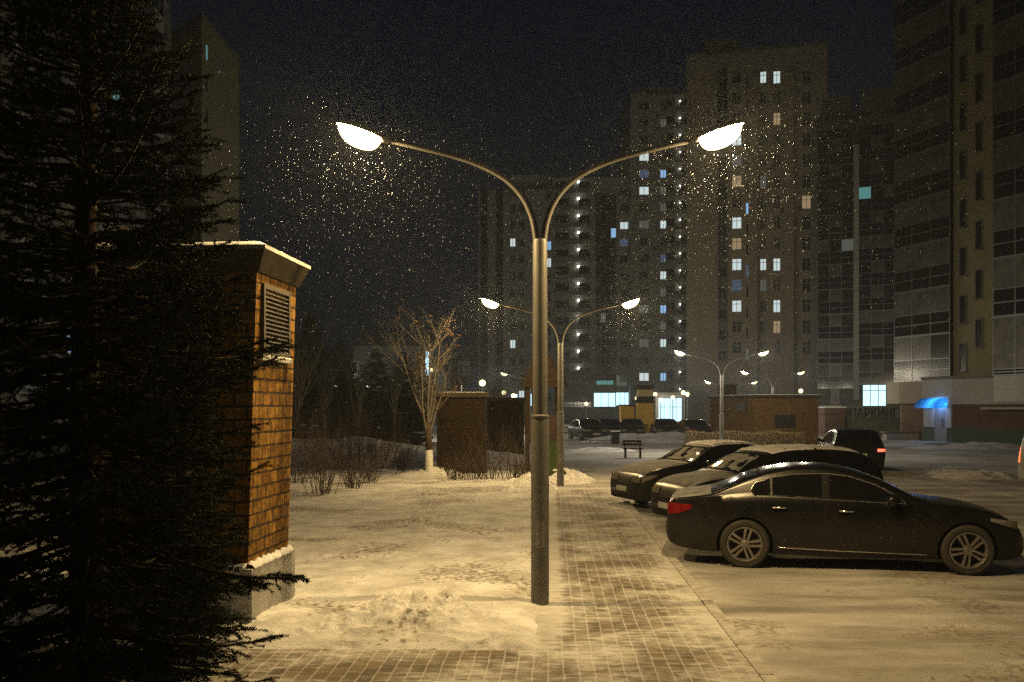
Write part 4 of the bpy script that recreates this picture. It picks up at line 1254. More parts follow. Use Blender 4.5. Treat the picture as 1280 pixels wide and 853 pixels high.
# bench, low table, bin, low fence
DN = D_of(571)
tbn = thing("bench", "small snow-topped slatted bench beyond the snowy car bonnet", "bench", (X_of(791, DN), DN, GZ))
for sx in (-.32, .32):
    b = MB(); b.box(sx - .03, sx + .03, -.18, .18, 0, .40); b.build("leg", M_black, tbn)
b = MB()
for i in range(4): b.box(-.42, .42, -.2 + i * .1, -.12 + i * .1, .402, .44)
b.build("seat", M_wood, tbn)
b = MB()
for i in range(2): b.box(-.42, .42, .2, .23, .55 + i * .13, .64 + i * .13)
b.box(-.35, -.31, .19, .2, .3, .75); b.box(.31, .35, .19, .2, .3, .75); b.build("backrest", M_wood, tbn)
DBN = 58.0
tbi = thing("litter_bin", "dark square litter bin beside the low railing", "bin", (X_of(769, DBN), DBN, GZ))
b = MB(); b.prism([(-.2, -.2), (.2, -.2), (.2, .2), (-.2, .2)], 0.06, .78, poly_top=[(-.24, -.24), (.24, -.24), (.24, .24), (-.24, .24)]); b.build("body", M_black, tbi)
b = MB(); b.box(-.26, .26, -.26, .26, .782, .84); b.build("lid", M_carsnow, tbi)
DF = 61.0
tfn = thing("low_fence", "low dark metal railing running in front of the row of parked cars", "fence", (X_of(738, DF), DF, GZ))
b = MB(); b.box(-1.75, 1.75, -.02, .02, .62, .66); b.box(-1.75, 1.75, -.02, .02, .14, .17); b.build("rail", M_black, tfn)
b = MB()
for x in np.arange(-1.7, 1.71, .17): b.box(x - .012, x + .012, -.012, .012, .172, .618)
b.build("bars", M_black, tfn)
for x in (-1.75, 0, 1.75):
    b = MB(); b.box(x - .03, x + .03, -.025, .025, -.05, .75); b.build("post", M_black, tfn)

# ------------------------------------------------------------------ cars
def pchip(xs, ys):
    xs, ys = np.array(xs, float), np.array(ys, float)
    h_ = np.diff(xs); dl = np.diff(ys) / h_
    m = np.zeros(len(xs)); m[0], m[-1] = dl[0], dl[-1]
    for i in range(1, len(xs) - 1):
        if dl[i - 1] * dl[i] > 0:
            w1, w2 = 2 * h_[i] + h_[i - 1], h_[i] + 2 * h_[i - 1]
            m[i] = (w1 + w2) / (w1 / dl[i - 1] + w2 / dl[i])
    def f(x):
        x = np.clip(np.asarray(x, float), xs[0], xs[-1])
        i = np.clip(np.searchsorted(xs, x) - 1, 0, len(xs) - 2)
        t = (x - xs[i]) / h_[i]
        return ((1 + 2 * t) * (1 - t) ** 2 * ys[i] + t * (1 - t) ** 2 * h_[i] * m[i] + t * t * (3 - 2 * t) * ys[i + 1] + t * t * (t - 1) * h_[i] * m[i + 1])
    return f

class CarShape:
    def __init__(self, top, wid, bot, belt, tumble=0.40, crown=0.06):
        self.L = top[-1][0]
        self.zt = pchip(*zip(*top)); self.w = pchip(*zip(*wid)); self.zb0 = pchip(*zip(*bot)); self.belt = pchip(*zip(*belt))
        self.tum, self.cr = tumble, crown
    def yside(self, x, z):
        w, zb = float(self.w(x)), float(self.belt(x))
        def low(z):
            return w * (1 - 0.10 * max(0, (0.60 - z) / 0.4) ** 2 - 0.045 * max(0, (z - 0.60) / 0.35) ** 2)
        if z <= zb: return low(z)
        dz = z - zb
        return max(0.05, low(zb) - 0.012 - dz * self.tum - 0.15 * dz * dz)
    def edge(self, x):
        zt, zb0 = float(self.zt(x)), float(self.zb0(x))
        cr_ = min(self.cr, 0.35 * (zt - zb0))
        return zt - cr_, cr_
    def top(self, x, y):
        ze, cr_ = self.edge(x); ye = self.yside(x, ze)
        return ze + cr_ * math.sqrt(max(0, 1 - min(1, abs(y) / ye) ** 3))
    def ring(self, x):
        zb0 = float(self.zb0(x)); ze, cr_ = self.edge(x); zbl = min(float(self.belt(x)), ze - 0.004)
        P = [(0, zb0), (0.5 * self.w(x), zb0), (0.86 * self.yside(x, zb0), zb0)]
        lo = zb0 + 0.03
        for t in np.linspace(0, 1, 9):
            z = lo + (max(zbl, lo + .01) - lo) * t; P.append((self.yside(x, z), z))
        z0 = max(zbl, lo + .01)
        for t in np.linspace(0, 1, 7)[1:]:
            z = z0 + (max(ze, z0 + .003) - z0) * t; P.append((self.yside(x, z), z))
        ye, zee = P[-1]
        for t in (0.985, 0.95, 0.88, 0.75, 0.55, 0.3, 0.0):
            y = ye * t; P.append((y, zee + cr_ * math.sqrt(max(0, 1 - t ** 3))))
        return P
    def stations(self):
        L = self.L
        return np.concatenate([np.array([0, .012, .03, .06, .1, .15]), np.linspace(.2, L - .2, 74), L - np.array([.15, .1, .06, .03, .012, 0])])
    def body(self, paint, wheels, wr):
        b = MB(); rings = []
        for x in self.stations():
            h_ = self.ring(x)
            rings.append([(x, y, z) for y, z in h_] + [(x, -y, z) for y, z in h_[-2:0:-1]])
        n = len(rings[0]); vs2 = [p for r in rings for p in r]; fs2 = []
        for i in range(len(rings) - 1):
            for k_ in range(n):
                k2 = (k_ + 1) % n
                fs2.append((i * n + k_, (i + 1) * n + k_, (i + 1) * n + k2, i * n + k2))
        fs2.append(tuple(range(n))); fs2.append(tuple((len(rings) - 1) * n + k_ for k_ in range(n - 1, -1, -1)))
        b.add(vs2, fs2)
        me = b.mesh("car_shell", [paint, M_black])
        o = bpy.data.objects.new("car_shell", me); COL.objects.link(o)
        c = MB()
        for xw in wheels:
            for s in (-1, 1):
                r_ = wr + 0.045
                n2 = 40
                y0, y1 = (0.58, 1.2) if s > 0 else (-1.2, -0.58)
                vs2 = [(xw + r_ * math.cos(2 * math.pi * i / n2), y, wr - .01 + r_ * math.sin(2 * math.pi * i / n2)) for y in (y0, y1) for i in range(n2)]
                fs2 = [tuple(range(n2)), tuple(range(2 * n2 - 1, n2 - 1, -1))] + [(i, n2 + i, n2 + (i + 1) % n2, (i + 1) % n2) for i in range(n2)]
                c.add(vs2, fs2, 1)
        oc = bpy.data.objects.new("cutter", c.mesh("cutter", [paint, M_black])); COL.objects.link(oc)
        md = o.modifiers.new("arch", 'BOOLEAN'); md.operation = 'DIFFERENCE'; md.solver = 'EXACT'; md.object = oc
        dg = bpy.context.evaluated_depsgraph_get()
        out = bpy.data.meshes.new_from_object(o.evaluated_get(dg))
        bpy.data.objects.remove(o); bpy.data.objects.remove(oc)
        out.polygons.foreach_set("use_smooth", [True] * len(out.polygons))
        out.set_sharp_from_angle(angle=math.radians(32))
        out.name = "body"
        return out
    # patches laid just proud of the shell
    def side_strip(self, lo, hi, s, eps=0.005, n=22, m=6):
        """lo, hi: polylines [(x,z)...] spanning the same x-range"""
        x0, x1 = lo[0][0], lo[-1][0]
        lx, lz = zip(*lo); hx, hz = zip(*hi)
        b = MB(); vs2, fs2 = [], []
        for i in range(n + 1):
            x = x0 + (x1 - x0) * i / n
            za, zb = np.interp(x, lx, lz), np.interp(x, hx, hz)
            for j in range(m + 1):
                z = za + (zb - za) * j / m
                vs2.append((x, s * (self.yside(x, z) + eps), z))
        for i in range(n):
            for j in range(m):
                q = (i * (m + 1) + j, (i + 1) * (m + 1) + j, (i + 1) * (m + 1) + j + 1, i * (m + 1) + j + 1)
                fs2.append(q if s < 0 else q[::-1])
        b.add(vs2, fs2)
        return b
    def side_line(self, pts, s, r=0.005, eps=0.002, n=6, b=None):
        b = b or MB(); P = []
        for i in range(len(pts) - 1):
            for t in np.linspace(0, 1, 7, endpoint=False):
                x = pts[i][0] + (pts[i + 1][0] - pts[i][0]) * t; z = pts[i][1] + (pts[i + 1][1] - pts[i][1]) * t
                P.append((x, s * (self.yside(x, z) + eps), z))
        x, z = pts[-1]; P.append((x, s * (self.yside(x, z) + eps), z))
        b.tube(P, r, n)
        return b
    def top_strip(self, x0, x1, frac, eps=0.006, n=16, m=14, noise=0, taper=0.0, holes=None):
        b = MB(); vs2, fs2 = [], []
        for i in range(n + 1):
            x = x0 + (x1 - x0) * i / n
            ze, cr_ = self.edge(x); ye = self.yside(x, ze) * (frac - taper * i / n)
            for j in range(m + 1):
                y = -ye + 2 * ye * j / m
                e = eps
                if noise:
                    k_ = min(i, j, n - i, m - j)
                    e = eps * (0.25 if k_ == 0 else 1.0) + noise * float(fbm(np.array(x * 5), np.array(y * 5 + 7), 3, 17)) * min(1, k_ / 2)
                vs2.append((x, y, self.top(x, y) + e))
        for i in range(n):
            for j in range(m):
                if holes and holes(i / n, j / m): continue
                fs2.append((i * (m + 1) + j, (i + 1) * (m + 1) + j, (i + 1) * (m + 1) + j + 1, i * (m + 1) + j + 1))
        b.add(vs2, fs2)
        return b
    def end_x(self, y, z, front):
        xs_ = np.linspace(0, 0.7, 141)
        for d in xs_:
            x = self.L - d if front else d
            if self.yside(x, z) >= abs(y) and float(self.zb0(x)) <= z <= self.top(x, y): return x
        return self.L - .7 if front else .7
    def end_patch(self, y0, y1, z0, z1, front, eps=0.008, n=10, m=5):
        b = MB(); vs2, fs2 = [], []
        for i in range(n + 1):
            y = y0 + (y1 - y0) * i / n
            for j in range(m + 1):
                z = z0 + (z1 - z0) * j / m
                vs2.append((self.end_x(y, z, front) + (eps if front else -eps), y, z))
        for i in range(n):
            for j in range(m):
                q = (i * (m + 1) + j, (i + 1) * (m + 1) + j, (i + 1) * (m + 1) + j + 1, i * (m + 1) + j + 1)
                fs2.append(q if front else q[::-1])
        b.add(vs2, fs2)
        return b

def wheel_meshes(r, rimr, w=0.22):
    t = MB()
    t.lathe([(rimr, -w / 2 + .02), (rimr + .02, -w / 2), (r - .035, -w / 2), (r - .01, -w / 2 + .02), (r, -w / 2 + .05), (r, w / 2 - .05), (r - .01, w / 2 - .02), (r - .035, w / 2), (rimr + .02, w / 2), (rimr, w / 2 - .02)], 44, axis='y', closed=True)
    m = MB()                              # outer face at -y
    m.lathe([(rimr + .004, -w / 2 - .004), (rimr - .012, -w / 2 - .006), (rimr - .03, -w / 2 + .02), (rimr - .035, w / 2 - .02)], 44, axis='y')
    m.lathe([(.0005, -w / 2 - .006), (.03, -w / 2 - .008), (.055, -w / 2 + .004), (.06, -w / 2 + .04), (.001, -w / 2 + .041)], 24, axis='y')
    for k_ in range(5):
        for dth in (-.17, .17):
            th = 2 * math.pi * k_ / 5 + .3
            a, c = th + dth * 0.55, th + dth
            p0 = Vector((.05 * math.cos(th), 0, .05 * math.sin(th))); p0 += Vector((-math.sin(th), 0, math.cos(th))) * (.025 if dth > 0 else -.025)
            p1 = Vector(((rimr - .015) * math.cos(c), 0, (rimr - .015) * math.sin(c)))
            tg = (p1 - p0).normalized(); nn = Vector((-tg.z, 0, tg.x))
            vs2 = []
            for p, hw in ((p0, .014), (p1, .018)):
                for y, sgn in ((-w / 2 + .0, 1), (-w / 2 + .0, -1), (-w / 2 + .04, -1), (-w / 2 + .04, 1)):
                    q = p + nn * hw * sgn; vs2.append((q.x, y, q.z))
            m.add(vs2, [(0, 1, 2, 3), (7, 6, 5, 4), (0, 4, 5, 1), (1, 5, 6, 2), (2, 6, 7, 3), (3, 7, 4, 0)])
    m.lathe([(rimr - .03, -w / 2 + .075), (.0005, -w / 2 + .08)], 30, axis='y', mi=1)
    return t.mesh("tyre", M_tyre, True), m.mesh("rim", [M_rim, M_black], True)

def make_car(label, S, paint, wheels, wr, panes, lines, wind, rearw, name="parked_car", group="cars parked along the walk", snow=None, tail=None, head=None, tail_m=M_taillens,
             handles=(), sill=None, chrome=True, mirror=None, plates=True, body=None):
    t = thing(name, label, "car", (0, 0, GZ), 0, group)
    put(bpy.data.objects.new("body", body or S.body(paint, wheels, wr)), t)
    rt, rm = wheel_meshes(wr, wr * 0.70)
    for xw in wheels:
        for s in (-1, 1):
            hub = put(bpy.data.objects.new("wheel", rt), t)
            hub.location = (xw, s * (float(S.w(xw)) - .105), wr); hub.rotation_euler = (0, 0.2 * xw, 0 if s < 0 else math.pi)
            put(bpy.data.objects.new("rim", rm), hub)
    for s in (-1, 1):
        for lo, hi in panes:
            S.side_strip(lo, hi, s).build("side_window", M_glass, t, 'all')
        tb_ = MB()
        if chrome:
            lo_all, hi_all = [q for p in panes for q in p[0]], [q for p in panes for q in p[1]]
            S.side_line(lo_all + hi_all[::-1] + [lo_all[0]], s, 0.009, 0.004, 6, tb_)
        if tb_.v: tb_.build("window_trim", M_chrome, t, 'all')
        sm = MB()
        for ln in lines: S.side_line(ln, s, 0.0045, 0.0, 4, sm)
        sm.build("door_seam", M_black, t, 'all')
        for x, z in handles:
            hb = MB(); y = S.yside(x, z)
            hb.tube([(x - .11, s * (y + .004), z), (x - .09, s * (y + .03), z + .004), (x + .07, s * (y + .03), z + .006), (x + .10, s * (y + .004), z + .006)], [.012, .014, .014, .012], 8)
            hb.build("door_handle", paint if not chrome else M_chrome, t, 'all')
        if sill:
            S.side_line(sill, s, 0.011, 0.004).build("sill_trim", M_chrome, t, 'all')
        if mirror:
            x, z = mirror; y = S.yside(x, z)
            mb = MB(); mb.tube([(x, s * (y - .02), z - .04), (x + .01, s * (y + .05), z), (x + .0, s * (y + .12), z + .02), (x, s * (y + .2), z + .02), (x, s * (y + .215), z + .02)], [.03, .05, .075, .068, .03], 12)
            mb.build("side_mirror", paint, t, 'all')
    S.top_strip(*wind, 0.90).build("windscreen", M_glass, t, 'all')
    S.top_strip(*rearw, 0.88).build("rear_window", M_glass, t, 'all')
    if tail:
        for s in (-1, 1):
            xa, xb, za, zb, yin = tail
            tl_ = S.side_strip([(xa, za), (xb * .5 + xa * .5, za + .015), (xb, za + .085)], [(xa, zb), (xb, zb - .02)], s, .008, 12, 4)
            ep = S.end_patch(s * yin, s * (float(S.w(xa)) - .03), za, zb, False) if s > 0 else S.end_patch(-(float(S.w(xa)) - .03), -yin, za, zb, False)
            tl_.add(ep.v, ep.f); tl_.build("tail_light", tail_m, t, 'all')
    if head:
        for s in (-1, 1):
            xa, xb, za, zb, yin = head
            hl = S.side_strip([(xa, zb - .04), (xb, za)], [(xa, zb), (xb, zb - .05)], s, .008, 10, 4)
            ep = S.end_patch(s * yin, s * (float(S.w(xb)) - .03), za, zb - .03, True) if s > 0 else S.end_patch(-(float(S.w(xb)) - .03), -yin, za, zb - .03, True)
            hl.add(ep.v, ep.f); hl.build("headlight", M_headlens, t, 'all')
        za, zb, yin = head[2], head[3], head[4]
        S.end_patch(-yin + .06, yin - .06, za - .06, zb - .06, True).build("grille", M_louver, t, 'all')
        S.end_patch(-.6, .6, .24, .36, True).build("air_intake", M_black, t, 'all')
    if plates:
        S.end_patch(-.26, .26, .40, .51, True, .014, 4, 2).build("number_plate", M_plate, t)
        if tail: S.end_patch(-.26, .26, .56, .67, False, .014, 4, 2).build("number_plate", M_plate, t)
    if snow:
        for (x0, x1, fr, th) in snow:
            if th > .02:
                S.top_strip(x0, x1, fr, 0.012, 70, 56, th, holes=lambda a, c, q=x0: float(fbm(np.array(a * 9 + q), np.array(c * 9.0), 3, 5)) < 0.20).build("snow_cover", M_carsnow, t, 'all')
            else:
                S.top_strip(x0, x1, fr, 0.004, 30, 24, th).build("snow_cover", M_dust, t, 'all')
    return t

def place_car(t, px, d, ang, anchor=0.0, yo=0.0):
    """the car's local x runs at angle ang; its point (anchor, yo) comes to the given photo column and distance"""
    t.rotation_euler = (0, 0, ang)
    X = X_of(px, d)
    t.location = (X - anchor * math.cos(ang) + yo * math.sin(ang), d - anchor * math.sin(ang) - yo * math.cos(ang), GZ)

# near black saloon, tail to the walk
S1 = CarShape(
    top=[(0, .60), (.02, .78), (.05, .90), (.12, .965), (.35, 1.005), (.60, 1.04), (.85, 1.135), (1.10, 1.24), (1.40, 1.34), (1.75, 1.40), (2.05, 1.41), (2.40, 1.375), (2.75, 1.28), (3.05, 1.15), (3.35, 1.005), (3.60, .95), (4.0, .90), (4.32, .82), (4.52, .71), (4.64, .59), (4.69, .48)],
    wid=[(0, .66), (.03, .74), (.10, .80), (.30, .86), (.7, .90), (1.3, .905), (3.0, .905), (3.9, .90), (4.25, .86), (4.48, .79), (4.60, .70), (4.69, .55)],
    bot=[(0, .42), (.04, .33), (.15, .26), (.5, .21), (1.0, .19), (4.2, .18), (4.5, .19), (4.64, .22), (4.69, .30)],
    belt=[(0, .90), (.8, .975), (1.2, .975), (2.6, .935), (3.4, .90), (4.69, .85)], tumble=.42, crown=.06)
lo1 = [(1.20, 1.00), (1.40, .985)]; hi1 = [(1.20, 1.16), (1.40, 1.235)]
p1 = ([(1.16, 1.06), (1.22, .99), (1.42, .985)], [(1.16, 1.07), (1.22, 1.165), (1.42, 1.235)])
p2 = ([(1.45, .985), (2.10, .965)], [(1.45, 1.245), (1.75, 1.29), (2.10, 1.305)])
p3 = ([(2.20, .96), (3.16, .925)], [(2.20, 1.303), (2.45, 1.275), (2.80, 1.165), (3.05, 1.03), (3.16, .935)])
seams = [[(2.16, 1.30), (2.15, .95), (2.13, .6), (2.16, .27)], [(1.20, .98), (1.30, .75), (1.47, .52)], [(3.28, .90), (3.30, .6), (3.26, .30)], [(1.48, .27), (3.26, .26)], [(.50, .99), (.62, .80), (.68, .6)]]
car1 = make_car("black saloon parked side-on nearest the walk, with alloy wheels and red tail lens", S1, M_paint_black, (1.08, 3.93), .335, [p1, p2, p3], seams, (2.72, 3.36, ), (.62, 1.30),
                tail=(.03, .36, .72, .88, .40), head=(4.20, 4.56, .61, .76, .36), handles=[(1.55, .84), (2.42, .81)], sill=[(1.5, .30), (2.4, .275), (3.45, .255)], mirror=(2.98, .95), snow=[(.10, .64, .96, .004)])
place_car(car1, 931, 13.6, -math.radians(12.0), 1.08, -0.9)
for ch in [c for c in car1.children if c.name.startswith("wheel")]: pass

# dark saloon with snowy roof, nose to the walk; its shape also serves the far parked row
S2 = CarShape(
    top=[(0, .62), (.02, .82), (.06, .97), (.14, 1.03), (.55, 1.07), (.75, 1.12), (1.1, 1.28), (1.45, 1.40), (1.9, 1.465), (2.4, 1.46), (2.75, 1.41), (3.05, 1.28), (3.5, 1.06), (3.75, 1.02), (4.2, .96), (4.5, .87), (4.68, .74), (4.76, .58), (4.80, .48)],
    wid=[(0, .66), (.03, .74), (.10, .80), (.30, .86), (.7, .895), (1.3, .905), (3.0, .905), (3.9, .90), (4.4, .87), (4.62, .80), (4.74, .72), (4.80, .60)],
    bot=[(0, .42), (.04, .33), (.15, .27), (.5, .22), (1.0, .20), (4.2, .19), (4.6, .20), (4.74, .22), (4.80, .30)],
    belt=[(0, .93), (.8, .97), (2.6, .955), (3.4, .94), (4.8, .88)], tumble=.40, crown=.055)
q1 = ([(1.02, 1.04), (1.10, .995), (1.38, .99)], [(1.02, 1.05), (1.10, 1.13), (1.38, 1.27)])
q2 = ([(1.42, .985), (2.12, .98)], [(1.42, 1.285), (1.75, 1.35), (2.12, 1.365)])
q3 = ([(2.20, .978), (3.25, .965)], [(2.20, 1.362), (2.55, 1.335), (2.85, 1.22), (3.25, .975)])
seams2 = [[(2.16, 1.34), (2.15, .95), (2.13, .6), (2.16, .27)], [(1.20, .98), (1.30, .75), (1.47, .52)], [(3.30, .95), (3.32, .6), (3.28, .30)], [(1.48, .27), (3.26, .26)]]
body2 = S2.body(M_paint_dark, (1.05, 3.85), .325)
car2 = make_car("dark saloon with snow-covered roof and bonnet, farthest in the parked row", S2, M_paint_dark, (1.05, 3.85), .325, [q1, q2, q3], seams2, (2.85, 3.48), (.72, 1.36),
                tail=(.03, .30, .76, .90, .40), head=(4.34, 4.68, .62, .80, .36), handles=[(1.55, .85), (2.42, .84)], mirror=(3.06, 1.0), chrome=False,
                snow=[(1.35, 2.75, .96, .05), (2.9, 3.45, .86, .006), (3.62, 4.62, .93, .012), (.12, .62, .9, .04)], body=body2)
car2.scale = (.93, .98, .97)
place_car(car2, 778, 21.8, math.pi + math.radians(19), 4.78 * .93, 0)
far_car = copy_tree(car2)

S3 = CarShape(
    top=[(0, .70), (.02, .95), (.06, 1.10), (.20, 1.30), (.45, 1.44), (.8, 1.51), (1.4, 1.545), (2.0, 1.535), (2.45, 1.48), (2.85, 1.33), (3.30, 1.10), (3.50, 1.05), (3.9, 1.0), (4.2, .91), (4.36, .78), (4.43, .62), (4.46, .50)],
    wid=[(0, .70), (.03, .78), (.10, .83), (.30, .87), (.7, .895), (2.8, .90), (3.6, .895), (4.05, .86), (4.28, .80), (4.40, .72), (4.46, .60)],
    bot=[(0, .45), (.04, .36), (.15, .29), (.5, .23), (1.0, .21), (3.9, .20), (4.2, .21), (4.4, .24), (4.46, .32)],
    belt=[(0, 1.0), (.8, 1.0), (2.6, .985), (3.4, .97), (4.46, .90)], tumble=.33, crown=.055)
r1 = ([(.45, 1.06), (.62, 1.02), (1.20, 1.015)], [(.45, 1.10), (.62, 1.30), (1.20, 1.43)])
r2 = ([(1.25, 1.01), (1.95, 1.005)], [(1.25, 1.432), (1.95, 1.44)])
r3 = ([(2.02, 1.0), (3.06, .99)], [(2.02, 1.437), (2.35, 1.40), (2.70, 1.26), (3.06, 1.0)])
seams3 = [[(1.98, 1.42), (1.97, .95), (1.95, .6), (1.98, .3)], [(1.0, 1.0), (1.1, .75), (1.27, .52)], [(3.1, .95), (3.12, .6), (3.08, .30)], [(1.3, .29), (3.1, .28)]]
car3 = make_car("dark snow-dusted hatchback in the middle of the parked row, behind the black saloon", S3, M_paint_dark, (.88, 3.58), .32, [r1, r2, r3], seams3, (2.62, 3.27), (.08, .42),
                tail=(.04, .10, .80, .92, .60), head=(4.0, 4.34, .66, .84, .36), handles=[(1.4, .88), (2.25, .87)], mirror=(2.90, 1.03), chrome=False,
                snow=[(.5, 2.5, .97, .05), (2.66, 3.24, .86, .006), (3.36, 4.28, .93, .012)])
car3.scale = (.93, .95, .95)
place_car(car3, 832, 18.0, math.pi + math.radians(17), 4.44 * .93, 0)

# black crossover beyond, tail lamp burning
S4 = CarShape(
    top=[(0, .75), (.02, 1.0), (.06, 1.12), (.16, 1.25), (.34, 1.42), (.55, 1.50), (.9, 1.545), (1.6, 1.55), (2.1, 1.52), (2.5, 1.44), (2.9, 1.26), (3.25, 1.10), (3.5, 1.06), (3.95, 1.0), (4.2, .91), (4.36, .78), (4.43, .62), (4.46, .50)],
    wid=[(0, .76), (.03, .82), (.10, .87), (.30, .90), (.7, .92), (2.8, .92), (3.6, .91), (4.05, .87), (4.28, .80), (4.40, .72), (4.46, .60)],
    bot=[(0, .45), (.04, .36), (.15, .29), (.5, .25), (1.0, .23), (3.9, .22), (4.2, .23), (4.4, .26), (4.46, .34)],
    belt=[(0, 1.03), (.8, 1.03), (2.6, 1.0), (3.4, .98), (4.46, .90)], tumble=.36, crown=.05)
M_taillit = mat("lit_tail_lamp", (0.3, 0.01, 0.01), 0.2, emit=(1.0, 0.10, 0.05), es=4.0)
car4 = make_car("black crossover facing away on the snowy lot with a red tail lamp burning", S4, M_paint_black, (.88, 3.58), .34, [r1, r2, r3], seams3, (2.62, 3.2), (.17, .50),
                tail=(.04, .14, .74, .84, .60), head=(4.0, 4.34, .66, .84, .36), handles=[(1.4, .9), (2.25, .89)], mirror=(2.95, 1.05), chrome=False, tail_m=M_taillit)
car4.scale = (1, 1, .93)
place_car(car4, 1074, 34.0, math.radians(80), 0.0, 0)

S5 = CarShape(
    top=[(0, .8), (.015, 1.1), (.04, 1.35), (.09, 1.60), (.16, 1.72), (.3, 1.79), (.7, 1.83), (2.4, 1.83), (3.0, 1.74), (3.5, 1.50), (3.95, 1.22), (4.2, 1.14), (4.5, 1.02), (4.68, .85), (4.76, .65), (4.8, .5)],
    wid=[(0, .80), (.03, .85), (.10, .89), (.30, .92), (.7, .93), (3.0, .93), (3.9, .92), (4.4, .87), (4.62, .80), (4.74, .72), (4.80, .60)],
    bot=[(0, .45), (.04, .36), (.15, .30), (.5, .26), (4.2, .24), (4.6, .25), (4.74, .27), (4.80, .34)],
    belt=[(0, 1.10), (.8, 1.10), (2.6, 1.08), (3.6, 1.05), (4.8, .90)], tumble=.22, crown=.05)
v1 = ([(.35, 1.14), (1.3, 1.13)], [(.35, 1.62), (1.3, 1.66)])
v2 = ([(1.36, 1.13), (2.3, 1.12)], [(1.36, 1.66), (2.3, 1.66)])
v3 = ([(2.36, 1.12), (3.6, 1.09)], [(2.36, 1.66), (2.8, 1.62), (3.2, 1.44), (3.6, 1.12)])
car5 = make_car("pale grey minivan only part in view at the frame's edge, rear lamp glowing", S5, M_paint_grey, (.95, 3.75), .335, [v1, v2, v3], [[(2.33, 1.6), (2.32, .5)], [(1.33, 1.6), (1.33, .6)]], (3.1, 3.9), (.05, .14),
                tail=(.03, .14, .85, 1.25, .70), head=(4.3, 4.66, .7, .92, .36), chrome=False, mirror=(3.4, 1.15), tail_m=mat("amber_lit_lamp", (0.3, 0.02, 0.01), 0.2, emit=(1.0, 0.25, 0.08), es=1.2))
place_car(car5, 1271, 24.5, math.radians(3), 0.0, 0.85)

# far parked row behind the railing
far_labels = [("dark car behind the low railing, closest to the play tower in the far row", 727, 66, 12), ("dark car beside the litter bin in the far parked row", 757, 67, 8),
              ("dark car parked in front of the yellow huts", 797, 66.5, -6), ("dark car parked in front of the blue lit shop", 838, 66, -4), ("dark snowy-roofed car beside the clipped hedge in the far row", 876, 63, 5)]
for i, (lb, px, d, a) in enumerate(far_labels):
    c = far_car if i == 0 else copy_tree(far_car)
    c["label"] = lb; c["group"] = "far row of parked cars"
    if i in (0, 1, 2, 3):
        for ch in [q for q in c.children if q.name.startswith("snow_cover")]: bpy.data.objects.remove(ch)
    c.rotation_euler = (0, 0, math.radians(90 + a)); c.location = (X_of(px, d), d, GZ)
    if i != 4:
        c.rotation_euler = (0, 0, math.radians(-90 + a)); c.location = (X_of(px, d), d + 3.5, GZ)

